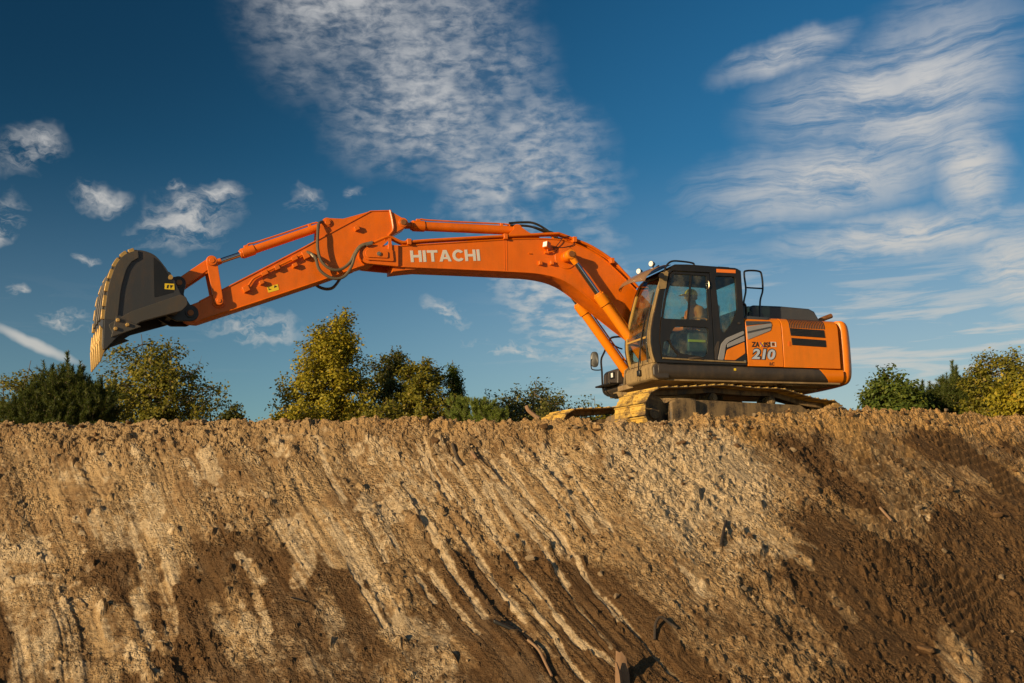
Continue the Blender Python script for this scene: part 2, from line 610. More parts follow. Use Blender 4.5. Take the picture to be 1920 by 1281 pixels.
def glass(name, tint, gloss=0.1, body=0.0, body_col=(0.34, 0.27, 0.17)):
    mt, g, bs, out = new_mat(name)
    g.t.nodes.remove(bs)
    tr = g.n('ShaderNodeBsdfTransparent')
    tr.inputs[0].default_value = (*tint, 1)
    gl = g.n('ShaderNodeBsdfGlossy')
    gl.inputs['Roughness'].default_value = 0.03
    gl.inputs['Color'].default_value = (0.95, 0.97, 1, 1)
    fr = g.n('ShaderNodeFresnel')
    bk = g.n('ShaderNodeNewGeometry').outputs['Backfacing']
    g.put(fr.inputs['IOR'], g.math('MULTIPLY_ADD', bk, 1 / 1.5 - 1.5, 1.5))
    tc = g.n('ShaderNodeTexCoord').outputs['Object']
    di = g.n('ShaderNodeBsdfDiffuse')
    di.inputs[0].default_value = (*body_col, 1)
    dirt = g.math('ADD', body, g.math('MULTIPLY', g.step(g.noise(tc, 3.5, 7, 0.65), 0.42, 0.75), 0.22))
    m0 = g.n('ShaderNodeMixShader')
    g.put(m0.inputs[0], dirt)
    g.t.links.new(tr.outputs[0], m0.inputs[1])
    g.t.links.new(di.outputs[0], m0.inputs[2])
    mx = g.n('ShaderNodeMixShader')
    g.put(mx.inputs[0], g.math('ADD', fr.outputs[0], gloss, clamp=True))
    g.t.links.new(m0.outputs[0], mx.inputs[1])
    g.t.links.new(gl.outputs[0], mx.inputs[2])
    g.t.links.new(mx.outputs[0], out.inputs[0])
    return mt


M['glass'] = glass('cab_glass', (0.70, 0.86, 0.84), 0.01)
M['glass_front'] = glass('windscreen_glass', (0.86, 0.88, 0.80), 0.0)
M['visor'] = glass('smoked_visor', (0.55, 0.36, 0.25), 0.0, 0.72, (0.30, 0.175, 0.10))


def soil_material():
    mt, g, bs, _ = new_mat('bank_soil')
    tc = g.n('ShaderNodeTexCoord').outputs['Object']
    at = g.n('ShaderNodeAttribute', attribute_name='soil')
    sp = g.n('ShaderNodeSeparateColor')
    g.put(sp.inputs[0], at.outputs['Color'])
    n1 = g.noise(tc, 1.3, 8, 0.65)
    n2 = g.noise(tc, 11, 7, 0.7)
    br = g.math('SUBTRACT', g.math('MULTIPLY_ADD', n2, 0.55, g.math('MULTIPLY', g.noise(tc, 4, 5, 0.65), 0.45)), 0.5)
    pale = g.step(g.math('MULTIPLY_ADD', br, 1.5, sp.outputs[0]), 0.30, 0.62)
    br2 = g.math('SUBTRACT', g.math('MULTIPLY_ADD', n2, 0.35, g.math('MULTIPLY', g.noise(tc, 2.2, 8, 0.72), 0.65)), 0.5)
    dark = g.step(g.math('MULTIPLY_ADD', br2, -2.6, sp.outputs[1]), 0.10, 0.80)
    ochre = g.step(g.math('MULTIPLY_ADD', br, 1.2, sp.outputs[2]), 0.15, 0.75)
    n3 = g.noise(tc, 70, 4, 0.7)
    wv = g.vmath('ADD', tc, g.vmath('SCALE', g.noise(tc, 18, 3, 0.6, color=True), 0.05))

    def cells(scale):
        v = g.n('ShaderNodeTexVoronoi')
        g.put(v.inputs['Vector'], wv)
        v.inputs['Scale'].default_value = scale
        sc_ = g.n('ShaderNodeSeparateColor')
        g.put(sc_.inputs[0], v.outputs['Color'])
        return v.outputs['Distance'], sc_.outputs[0]
    d1, k1 = cells(17)
    d2, k2 = cells(42)
    rgh = g.math('MULTIPLY', at.outputs['Alpha'], g.step(g.noise(tc, 2.6, 4, 0.6), 0.36, 0.62, 0.25, 1.0))
    fl = g.n('ShaderNodeAttribute', attribute_name='flow').outputs['Vector']
    f1 = g.noise(g.vmath('MULTIPLY', fl, (1.0, 0.10, 1.0)), 3.2, 8, 0.66, 0.15)
    f2 = g.noise(g.vmath('MULTIPLY', fl, (1.0, 0.055, 1.0)), 15, 5, 0.62, 0.1)
    base = g.mix(g.step(g.math('MULTIPLY_ADD', n1, 0.45, g.math('MULTIPLY', f1, 0.55)), 0.36, 0.63), (0.225, 0.133, 0.060), (0.43, 0.29, 0.145))
    base = g.mix(g.math('MULTIPLY', g.step(n1, 0.52, 0.30), 0.5), base, (0.20, 0.115, 0.052))
    base = g.mix(g.math('MULTIPLY', g.step(n2, 0.48, 0.72), 0.5), base, (0.50, 0.36, 0.20))
    base = g.mix(g.math('MULTIPLY', g.step(n2, 0.44, 0.26), 0.6), base, (0.11, 0.058, 0.025))
    base = g.mix(g.math('MULTIPLY', g.step(f2, 0.55, 0.70), 0.55), base, (0.56, 0.43, 0.265))
    base = g.mix(g.math('MULTIPLY', g.step(f2, 0.42, 0.28), 0.55), base, (0.10, 0.055, 0.025))
    palec = g.mix(g.step(n2, 0.3, 0.7), (0.45, 0.33, 0.19), (0.63, 0.49, 0.315))
    base = g.mix(g.math('MULTIPLY', pale, 0.85), base, palec)
    base = g.mix(g.math('MULTIPLY', ochre, 0.8), base, g.mix(n2, (0.36, 0.19, 0.06), (0.52, 0.32, 0.12)))  # ochre tone carries the golden sunlight painted on the bank
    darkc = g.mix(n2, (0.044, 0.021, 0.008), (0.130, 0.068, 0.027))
    base = g.mix(g.math('MULTIPLY', dark, 0.9), base, darkc)  # dark soil, also carrying the painted dimming low and right on the bank
    base = g.mix(g.math('MULTIPLY', g.step(n3, 0.58, 0.78), 0.35), base, (0.50, 0.41, 0.29))
    cr_k = g.math('MULTIPLY_ADD', k1, 0.5, g.math('MULTIPLY', k2, 0.5))
    base = g.mix(g.math('MULTIPLY', g.step(cr_k, 0.40, 0.16), g.math('MULTIPLY', rgh, 0.6)), base, (0.062, 0.032, 0.014))
    base = g.mix(g.math('MULTIPLY', g.step(cr_k, 0.60, 0.88), g.math('MULTIPLY', rgh, 0.55)), base, g.mix(dark, (0.52, 0.39, 0.235), (0.27, 0.165, 0.08)))
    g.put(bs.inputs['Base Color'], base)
    bs.inputs['Roughness'].default_value = 0.92
    bs.inputs['Specular IOR Level'].default_value = 0.15
    b = g.n('ShaderNodeBump')
    b.inputs['Strength'].default_value = 0.9
    b.inputs['Distance'].default_value = 0.03
    hgt = g.math('ADD', g.math('MULTIPLY', n2, 0.7), g.math('MULTIPLY', n3, 0.5))
    crumb = g.math('SUBTRACT', g.math('MULTIPLY', k1, 1.1), g.math('ADD', g.math('MULTIPLY', d1, 1.5), g.math('MULTIPLY', d2, 0.9)))
    g.put(b.inputs['Height'], g.math('ADD', hgt, g.math('MULTIPLY', crumb, rgh)))
    g.put(bs.inputs['Normal'], b.outputs[0])
    return mt


def stone_material(name, c0, c1):
    mt, g, bs, _ = new_mat(name)
    tc = g.n('ShaderNodeTexCoord').outputs['Object']
    oi = g.n('ShaderNodeObjectInfo').outputs['Random']
    n = g.noise(g.vmath('ADD', tc, g.comb(g.math('MULTIPLY', oi, 40.0), 0.0, 0.0)), 14, 6, 0.65)
    at = g.n('ShaderNodeAttribute', attribute_name='tone').outputs['Fac']
    c = g.mix(g.step(g.math('ADD', n, g.math('MULTIPLY', g.math('SUBTRACT', at, 0.5), 0.7)), 0.25, 0.8), c0, c1)
    g.put(bs.inputs['Base Color'], c)
    bs.inputs['Roughness'].default_value = 0.9
    bs.inputs['Specular IOR Level'].default_value = 0.2
    b = g.n('ShaderNodeBump')
    b.inputs['Strength'].default_value = 0.6
    b.inputs['Distance'].default_value = 0.02
    g.put(b.inputs['Height'], n)
    g.put(bs.inputs['Normal'], b.outputs[0])
    return mt


M['soil'] = soil_material()
M['clod'] = stone_material('dry_clod', (0.15, 0.085, 0.04), (0.44, 0.31, 0.175))
M['stone'] = stone_material('pale_stone', (0.28, 0.20, 0.12), (0.52, 0.41, 0.28))
M['ochre_stone'] = stone_material('ochre_stone', (0.40, 0.25, 0.10), (0.62, 0.45, 0.24))
M['wood'] = paint('weathered_wood', (0.26, 0.15, 0.08), 0.8, 0.5, (0.36, 0.26, 0.16), scale=7, bump=0.4)
M['root'] = paint('dark_root', (0.035, 0.026, 0.02), 0.8, 0.3, bump=0.3)


def bark_material():
    mt, g, bs, _ = new_mat('bark')
    tc = g.n('ShaderNodeTexCoord').outputs['Object']
    n = g.noise(g.vmath('MULTIPLY', tc, (9, 9, 2)), 3, 6, 0.65)
    g.put(bs.inputs['Base Color'], g.mix(n, (0.05, 0.036, 0.024), (0.20, 0.155, 0.11)))
    bs.inputs['Roughness'].default_value = 0.9
    return mt


M['bark'] = bark_material()


def leaf_material(name, c0, c1, c2, trans=0.35):
    mt, g, bs, out = new_mat(name)
    g.t.nodes.remove(bs)
    at = g.n('ShaderNodeAttribute', attribute_name='tone').outputs['Fac']
    c = g.mix(g.step(at, 0.0, 0.6, smooth=False), c0, c1)
    c = g.mix(g.step(at, 0.6, 1.0, smooth=False), c, c2)
    d = g.n('ShaderNodeBsdfPrincipled')
    g.put(d.inputs['Base Color'], c)
    d.inputs['Roughness'].default_value = 0.55
    d.inputs['Specular IOR Level'].default_value = 0.3
    tr = g.n('ShaderNodeBsdfTranslucent')
    g.put(tr.inputs[0], g.mix(0.5, c, (0.16, 0.17, 0.02)))
    mx = g.n('ShaderNodeMixShader')
    mx.inputs[0].default_value = trans
    g.t.links.new(d.outputs[0], mx.inputs[1])
    g.t.links.new(tr.outputs[0], mx.inputs[2])
    g.t.links.new(mx.outputs[0], out.inputs[0])
    return mt


LEAF = {
    'gold': leaf_material('yellowing_leaves', (0.20, 0.19, 0.015), (0.42, 0.34, 0.025), (0.50, 0.31, 0.03)),
    'olive': leaf_material('olive_leaves', (0.11, 0.12, 0.015), (0.25, 0.22, 0.024), (0.36, 0.24, 0.03)),
    'dark': leaf_material('dark_leaves', (0.045, 0.058, 0.014), (0.12, 0.12, 0.020), (0.22, 0.16, 0.03), 0.3),
    'fresh': leaf_material('fresh_leaves', (0.06, 0.10, 0.018), (0.14, 0.18, 0.028), (0.24, 0.24, 0.035)),
    'needle': leaf_material('pine_needles', (0.035, 0.055, 0.012), (0.085, 0.11, 0.018), (0.17, 0.15, 0.02), 0.2),
    'needle_bright': leaf_material('bright_pine_needles', (0.10, 0.14, 0.025), (0.20, 0.26, 0.045), (0.30, 0.32, 0.06), 0.3),
}

# ------------------------------------------------------------------ ground
_PERM = np.random.default_rng(3).random((256, 256))


def vnoise(x, y):
    xi, yi = np.floor(x).astype(int), np.floor(y).astype(int)
    xf, yf = x - xi, y - yi
    u, v = xf * xf * xf * (xf * (xf * 6 - 15) + 10), yf * yf * yf * (yf * (yf * 6 - 15) + 10)
    g = lambda a, b: _PERM[(a * 37 + b * 11) & 255, (b * 53 + a * 7) & 255]
    return (g(xi, yi) * (1 - u) + g(xi + 1, yi) * u) * (1 - v) + (g(xi, yi + 1) * (1 - u) + g(xi + 1, yi + 1) * u) * v - 0.5


def fbm(x, y, oct=4, rough=0.5, lac=2.03):
    a, s = 1.0, 0.0
    for k in range(oct):
        s = s + a * vnoise(x + 17.3 * k, y - 9.1 * k)
        x, y, a = x * lac, y * lac, a * rough
    return s


def sstep(a, b, x):
    t = np.clip((x - a) / (b - a), 0, 1)
    return t * t * (3 - 2 * t)


def crest_t(s):
    """distance of the bank's edge from the photographer, along the bank"""
    k = np.maximum(np.asarray(s, float) - 1.2, 0)
    return 15.0 + 0.56 * k * k / (k + 1.0)


# edge height read from the skyline of the bank
_SK = [(-150, 803), (0, 800), (200, 797), (400, 795), (520, 790), (560, 791), (680, 790), (830, 795), (980, 787), (1060, 793), (1140, 798), (1250, 795),
       (1330, 788), (1420, 781), (1500, 778), (1560, 769), (1640, 772), (1760, 776), (1850, 783), (1920, 788), (2100, 795)]
_ss, _sz = [], []
for _u, _v in _SK:
    _t = 15.0
    for _ in range(12):
        _p = at_depth(_u, _v, _t)
        _s = float((_p[:2] - CAM[:2]) @ HR)
        _t = float(crest_t(_s))
    _ss.append(_s)
    _sz.append(_p[2])


def crest_z(s):
    return np.interp(s, _ss, _sz)


def base_z(s, tau):
    """bank section: pit floor, slope, rounded edge, then the level the machine stands on"""
    zc = crest_z(s)
    k = np.minimum(tau, 0)
    slope = zc + 0.74 * k + 0.055 * np.exp(-(k / 0.5) ** 2) - 0.055
    pit = -3.35
    slope = pit + np.logaddexp(0, (slope - pit) * 6) / 6
    back = zc * np.exp(-np.maximum(tau, 0) ** 2 / 0.35) + 0.02
    back = np.where(tau > 0, np.minimum(back, zc), back)
    return np.where(tau <= 0, slope, back)


def to_ground(u, v):
    """pixel to bank coordinates (s, tau) where its ray meets the bank"""
    d = ray(u, v)
    hf = d[0] * HF[0] + d[1] * HF[1]
    lo = None
    for t in np.arange(9.0, 24, 0.02):
        p = CAM + d * (t / hf)
        s = (p[:2] - CAM[:2]) @ HR
        tau = t - crest_t(s)
        if p[2] <= base_z(s, tau) or tau > 0.1:
            return float(s), float(tau)
    return float(s), float(tau)


S_IN = np.linspace(-8.3, 10.0, 1040)
S_OUT = np.array([0.05, 0.15, 0.4, 1, 2, 4, 8, 16, 40, 100, 300, 900, 2500])
T_IN = np.linspace(-5.4, 1.3, 430)
S1 = np.concatenate([S_IN[0] - S_OUT[::-1], S_IN, S_IN[-1] + S_OUT])
T1 = np.concatenate([T_IN[0] - np.array([60, 25, 14, 9, 6, 4, 2.5, 1.5, .8, .4, .15, .05]), T_IN,
                     T_IN[-1] + np.array([.05, .15, .4, .8, 1.5, 2.5, 4, 7, 11, 18, 30, 60, 150, 500, 2500])])
GS, GT = np.meshgrid(S1, T1, indexing='ij')
GZ = base_z(GS, GT)
core = sstep(-9.5, -8.2, GS) * sstep(11.0, 9.8, GS) * sstep(-6.0, -5.3, GT) * sstep(3.0, 1.0, GT)

# downhill lean of the scraped furrows (they run down and to the right)
lean = np.interp(GS, [-8, -4, -1, 2, 5, 9], [0.86, 0.72, 0.64, 0.64, 0.58, 0.45])
FS = GS + lean * GT          # constant along a furrow
rough = np.ones_like(GS) * 0.8
pale = np.zeros_like(GS)
dark = np.zeros_like(GS)
ochre = np.zeros_like(GS)
relief = 0.16 * fbm(GS * 0.5, GT * 0.5, 3) * sstep(0.0, -1.0, GT) + 0.035 * fbm(FS * 1.5, GT * 0.28, 4, 0.55)
gully = fbm(FS * 3.3 + 0.5 * fbm(GS * 1.2, GT * 1.2, 2), GT * 0.35 + 5, 4, 0.6)
relief += (0.026 * gully - 0.05 * np.maximum(0, -gully - 0.20)) * (0.3 + 0.7 * sstep(0.0, -0.6, GT))
# broad soil zones, partly with light and shade painted into their colour
z1 = fbm(FS * 0.9 + 3, GT * 0.5, 4, 0.55)
left_zone = sstep(2.0, 0.5, GS)
zst = fbm(FS * 4.5 + 11, GT * 0.55, 4, 0.6)
pale += (0.22 * sstep(-0.10, 0.22, z1) + 0.32 * sstep(0.0, 0.30, zst) + 0.35 * sstep(0.10, 0.28, fbm(GS * 1.7 + 33, GT * 1.5 + 8, 4, 0.6))) * left_zone * sstep(-0.15, -0.5, GT)
sh = sstep(0.9, 1.6, GS + 0.5 * GT * 0.3) * sstep(3.9, 2.6, GS + 0.25 * GT)      # pale chalky tongue under the tracks
pale += 0.9 * sh * sstep(-3.4, -1.2, GT + 0.7 * fbm(GS * 1.1, GT * 1.1, 3))
right_zone = sstep(2.6, 4.2, GS + 0.35 * GT * 0.6)
dark += right_zone * (0.42 + 0.7 * sstep(-0.1, 0.25, fbm(FS * 1.6 + 8, GT * 1.2 + 2, 4))) * sstep(-0.15, -0.7, GT)  # darker soil on the right slope, its dim grazing light painted in too
dark += 1.7 * sstep(-1.9, -3.3, GT + 0.9 * fbm(FS * 0.8 + 1, GT * 0.5, 4)) * (0.25 + 0.75 * sstep(-0.15, 0.2, fbm(FS * 1.2, GT * 0.6 + 7, 4)))  # vignette darkening painted in together with damp soil towards the foot
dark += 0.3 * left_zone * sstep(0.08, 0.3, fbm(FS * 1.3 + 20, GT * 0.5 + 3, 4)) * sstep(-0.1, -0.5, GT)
ochre += sstep(2.2, 3.6, GS) * sstep(-0.75, -0.1, GT + 0.45 * fbm(GS * 2, GT * 2, 3)) * 0.9  # sunlit gold of the right-hand crest painted into the soil colour
ochre += right_zone * 0.55 * sstep(0.02, 0.25, fbm(GS * 2.3 + 15, GT * 2.3, 4)) * sstep(-3.6, -1.0, GT)  # golden highlights painted over the right slope
ochre += 0.45 * sstep(-7.5, -0.5, GS) * sstep(-0.55, -0.1, GT + 0.3 * fbm(GS * 2.2, GT * 2.2, 3))  # sunlit gold painted along the rest of the crest


def seg_dist(pts):
    """distance of every grid point to a polyline in (s, tau) and the side it lies on"""
    best = np.full(GS.shape, 9.0)
    smin, tmin = pts.min(0) - 0.5
    smax, tmax = pts.max(0) + 0.5
    i0, i1 = np.searchsorted(S1, [smin, smax])
    j0, j1 = np.searchsorted(T1, [tmin, tmax])
    gs, gt = GS[i0:i1, j0:j1], GT[i0:i1, j0:j1]
    bd = np.full(gs.shape, 9.0)
    along = np.zeros(gs.shape)
    for a, b in zip(pts[:-1], pts[1:]):
        ab = b - a
        k = np.clip(((gs - a[0]) * ab[0] + (gt - a[1]) * ab[1]) / (ab @ ab + 1e-9), 0, 1)
        dd = np.hypot(gs - a[0] - k * ab[0], gt - a[1] - k * ab[1])
        bd = np.minimum(bd, dd)
    return (slice(i0, i1), slice(j0, j1)), bd


def furrow(px, width, depth=0.03, tone=0.9):
    """a smooth strip left by one bucket tooth"""
    global relief, rough, pale, dark
    pts = np.array([to_ground(*p) for p in px])
    if width < 0.2:
        pts = np.vstack([pts[0] * 1.35 - pts[1] * 0.35, pts, pts[-1] * 1.4 - pts[-2] * 0.4])
    pts = catmull(pts, 6)[0]
    width = width * 0.62 if width < 0.2 else width
    broad = width > 0.19
    sl, d = seg_dist(pts)
    d = d + 0.028 * fbm(GS[sl] * 9, GT[sl] * 9, 3)
    wv = width * (0.85 + 0.5 * fbm(GS[sl] * 1.7, GT[sl] * 1.7, 2))
    inn = sstep(wv * 0.62, wv * 0.36, d)
    rim = np.exp(-((d - wv * 0.78) / (wv * 0.3)) ** 2)
    relief[sl] += (-depth * 0.42 * inn) * (0.3 if broad else 1) + (0 if broad else 1) * depth * 0.08 * rim * np.clip(0.5 + 2.2 * fbm(GS[sl] * 4 + 3, GT[sl] * 4, 3), 0, 1.6)
    rough[sl] *= 1 - (0.6 if broad else 0.75) * inn
    st_ = np.clip(0.62 + 1.5 * fbm(FS[sl] * 7, GT[sl] * 0.5, 3), 0, 1)
    pale[sl] = np.maximum(pale[sl], inn * tone * (0.85 * st_ if broad else 1.05 * (0.75 + 0.8 * fbm(GS[sl] * 3, GT[sl] * 3, 3))))
    dark[sl] = dark[sl] * (1 - 0.8 * inn) + (0.0 if broad else 0.08) * rim


def cm(X, Y):
    return 640 + X / 2.459, 760 + Y / 2.459


def cl(X, Y):
    return X / 2.459, 760 + Y / 2.459


def cr_(X, Y):
    return 1280 + X / 2.459, 760 + Y / 2.459


for pts_, w_ in (
        ([(370, 215), (420, 310), (480, 400)], .17), ([(410, 230), (500, 380), (560, 480), (600, 560)], .12),
        ([(550, 290), (640, 470), (760, 640)], .13), ([(650, 330), (740, 500), (840, 630)], .13),
        ([(715, 280), (800, 430), (930, 570)], .11), ([(720, 370), (860, 560), (990, 740)], .14),
        ([(775, 260), (870, 410), (1000, 590)], .12), ([(940, 360), (1040, 510)], .11),
        ([(1000, 330), (1110, 490), (1150, 560)], .15), ([(355, 470), (430, 620), (520, 760), (620, 900), (650, 960)], .17),
        ([(590, 630), (700, 780), (810, 930)], .18), ([(0, 540), (80, 680), (180, 850), (275, 1005)], .20),
        ([(310, 380), (350, 440)], .13), ([(820, 730), (940, 890), (1080, 1090), (1220, 1190)], .16),
        ([(1060, 670), (1210, 890)], .12), ([(985, 745), (1090, 920), (1200, 1080)], .12),
        ([(440, 800), (530, 920), (600, 1030)], .13), ([(930, 1000), (1040, 1180), (1120, 1281)], .14),
        ([(1260, 930), (1400, 1100), (1570, 1270)], .13), ([(70, 790), (160, 960)], .13), ([(130, 560), (185, 660)], .16),
        ([(360, 800), (410, 870)], .13), ([(200, 540), (250, 640)], .10), ([(1080, 350), (1200, 520)], .13)):
    furrow([cm(*p) for p in pts_], w_, 0.032)
for pts_, w_, tn in (
        ([(330, 310), (470, 335)], .30, .75), ([(380, 500), (530, 530)], .34, .8), ([(390, 565), (480, 580)], .22, .7),
        ([(650, 540), (760, 560)], .34, .8), ([(640, 560), (660, 680), (700, 790)], .24, .85), ([(760, 610), (800, 780)], .22, .7),
        ([(640, 830), (665, 980), (690, 1100)], .24, .8), ([(760, 800), (790, 1000), (760, 1120)], .20, .6),
        ([(1420, 500), (1480, 560), (1570, 700)], .42, .8), ([(700, 370), (720, 480)], .26, .7), ([(1130, 390), (1200, 420)], .25, .75),
        ([(1300, 540), (1400, 680), (1380, 820)], .34, .7), ([(1100, 680), (1200, 800)], .22, .6), ([(110, 830), (150, 1050), (120, 1270)], .55, .6),
        ([(560, 1080), (640, 1180), (700, 1250)], .28, .6), ([(80, 810), (280, 805)], .16, .7), ([(20, 660), (40, 740)], .25, .6),
        ([(1000, 370), (1030, 450)], .18, .6), ([(1190, 900), (1230, 1010)], .16, .5), ([(1480, 210), (1560, 370)], .16, .8),
        ([(1530, 560), (1574, 640)], .18, .8), ([(400, 900), (520, 1120)], .22, .6)):
    furrow([cl(*p) for p in pts_], w_, 0.022, tn)
for pts_, w_, tn in (
        ([(380, 600), (480, 680), (590, 760)], .22, .7), ([(680, 880), (780, 980)], .20, .6), ([(0, 740), (120, 880)], .30, .8),
        ([(160, 160), (205, 215)], .16, .8), ([(140, 240), (200, 270)], .16, .7), ([(1250, 1060), (1300, 1281)], .60, .35),
        ([(430, 600), (560, 650)], .16, .5), ([(1060, 480), (1110, 510)], .14, .6)):
    furrow([cr_(*p) for p in pts_], w_, 0.02, tn)


def imprint(c_px, half_s, half_t, rot, pitch=0.066, amp=0.044):
    """grouser marks pressed into the soil by the crawler"""
    global relief, rough, pale
    s0, t0 = to_ground(*c_px)
    ds, dt = GS - s0, GT - t0
    ca, sa = math.cos(rad(rot)), math.sin(rad(rot))
    a, b = ds * ca + dt * sa, -ds * sa + dt * ca
    msk = sstep(half_s, half_s * 0.8, np.abs(a) + 0.12 * fbm(GS * 3, GT * 3, 2)) * sstep(half_t, half_t * 0.8, np.abs(b) + 0.15 * fbm(GS * 2 + 4, GT * 2, 2))
    msk *= sstep(-0.34, -0.02, fbm(GS * 2.1 + 9, GT * 2.1, 3))
    ph = (b + 0.03 * fbm(GS * 4, GT * 4, 2)) / (pitch * 2.2)
    ridge = sstep(0.14, 0.34, np.abs((ph % 1.0) - 0.5)) - 0.5
    brick = sstep(0.06, 0.02, np.abs(((a / 0.2 + 0.5 * (np.floor(ph) % 2)) % 1.0) - 0.5) * 0.2)
    relief += msk * amp * (ridge * 1.5 - 0.6 * brick)
    rough *= 1 - 0.85 * msk
    pale[:] = np.maximum(pale, msk * (ridge > 0.1) * 0.30)


imprint((1655, 865), 0.75, 0.9, 0)
imprint((1690, 1010), 0.7, 0.75, 4)
imprint((1850, 860), 0.9, 1.0, 10)
imprint((1810, 1110), 0.6, 0.5, 20)
imprint((560, 850), 0.5, 0.45, 0, amp=0.014)
imprint((175, 880), 0.5, 0.6, 2, amp=0.012)

# dark lower patches are smeared smooth
rough *= 1 - 0.6 * np.clip(dark, 0, 1) * sstep(-0.05, 0.2, fbm(GS * 0.8 + 50, GT * 0.8, 3))
# crumbled soil: fine fractal relief and thousands of clods pressed into the surface
edge = np.exp(-((GT + 0.18) / 0.40) ** 2)
chunky = np.clip(0.35 + 1.1 * fbm(GS * 0.9 + 30, GT * 0.9, 3) + 0.7 * edge + 0.55 * sh + 0.3 * right_zone, 0.08, 1.4) * rough
relief += chunky * (0.050 * fbm(GS * 5, GT * 5, 4, 0.6) + 0.030 * np.abs(fbm(GS * 13, GT * 13, 3, 0.6)))
combed = (0.25 + 0.75 * sstep(-0.22, 0.18, fbm(FS * 0.55 + 40, GT * 0.55, 3))) * (1 + 0.6 * np.exp(-((FS + 1.2) / 1.8) ** 2))
relief += combed * 0.018 * fbm(FS * 4.2 + 2, GT * 0.25, 3, 0.6) * sstep(0.0, -0.5, GT)
relief += combed * 0.014 * fbm(FS * 11, GT * 0.5, 3, 0.6) * sstep(0.0, -0.4, GT)
crumbly = sstep(0.02, 0.22, fbm(GS * 0.8 + 70, GT * 1.1 + 5, 4)) * (1 - 0.6 * combed * sstep(1.4, 0.6, GS))
relief += 0.06 * crumbly * np.abs(fbm(GS * 6.5, GT * 6.5, 4, 0.62))
# bedding: thin level ledges where the cut shows the layers
bed = sstep(0.05, 0.25, fbm(GS * 0.7 + 90, GT * 0.9 + 2, 3)) * sstep(-1.5, -3.5, GS + 0.3 * GT)
lay = fbm(GS * 0.9 + 5, GZ * 9.0, 3, 0.6)
relief += 0.045 * bed * lay
chunky *= 0.5 + 0.45 * sstep(1.0, 2.2, GS) + 0.4 * edge + 0.7 * crumbly
chunky = np.clip(chunky, 0.05, 1.4)
rough = np.clip(rough + 0.5 * crumbly, 0, 1)
pale[:] = np.clip(pale + 0.30 * bed * (lay > 0.05), 0, 1)
relief += edge * (0.04 * fbm(GS * 2.6, GT * 1.5 + 3, 4, 0.6) + 0.05 * fbm(GS * 0.9 + 6, GT * 0.5, 2))
ds_, dt_ = S_IN[1] - S_IN[0], T_IN[1] - T_IN[0]
i_off, j_off = len(S_OUT), 12
clod = np.zeros_like(GZ)
NC = 46000
cs = rng.uniform(-8.2, 9.9, NC)
ct = np.where(rng.random(NC) < 0.30, -np.abs(rng.normal(0.05, 0.28, NC)), rng.uniform(-5.3, 0.4, NC))
cr0 = np.clip(rng.lognormal(math.log(0.029), 0.46, NC), 0.018, 0.13)
for k in range(NC):
    i = int((cs[k] - S_IN[0]) / ds_) + i_off
    j = int((ct[k] - T_IN[0]) / dt_) + j_off
    if not (0 <= i < GZ.shape[0] and 0 <= j < GZ.shape[1]) or rng.random() > chunky[i, j] * 1.1:
        continue
    r = cr0[k]
    ni, nj = int(r / ds_) + 2, int(r / dt_) + 2
    sl = (slice(max(i - ni, 0), i + ni + 1), slice(max(j - nj, 0), j + nj + 1))
    a = rng.uniform(0, 3.14)
    e = rng.uniform(0.6, 1.0)
    u_ = (GS[sl] - cs[k]) * math.cos(a) + (GT[sl] - ct[k]) * math.sin(a)
    v_ = (-(GS[sl] - cs[k]) * math.sin(a) + (GT[sl] - ct[k]) * math.cos(a)) / e
    h = np.full(u_.shape, r * rng.uniform(0.35, 0.85))
    for z_ in range(5):
        an = a + z_ * 1.2566 + rng.uniform(-0.4, 0.4)
        h = np.minimum(h, (r * rng.uniform(0.7, 1.0) - u_ * math.cos(an) - v_ * math.sin(an)) * rng.uniform(0.8, 2.6))
    h = np.maximum(0, h + (u_ * rng.uniform(-0.3, 0.3) + v_ * rng.uniform(-0.3, 0.3)) * (h > 0))
    clod[sl] = np.maximum(clod[sl], h)
relief += clod
GZ = GZ + relief * core
GX = CAM[0] + GS * HR[0] + (crest_t(GS) + GT) * HF[0]
GY = CAM[1] + GS * HR[1] + (crest_t(GS) + GT) * HF[1]
# keep the ground under the crawler below the machine
under = (np.abs(GX) < 3.2) & (np.abs(GY) < 2.1)
GZ = np.where(under, np.minimum(GZ, 0.02), GZ)


def ground_z(s, tau):
    i = int(np.clip(np.searchsorted(S1, s), 1, len(S1) - 1))
    j = int(np.clip(np.searchsorted(T1, tau), 1, len(T1) - 1))
    return float(GZ[i, j])


def place(s, tau):
    t = float(crest_t(s)) + tau
    xy = CAM[:2] + s * HR + t * HF
    return np.array([xy[0], xy[1], ground_z(s, tau)])


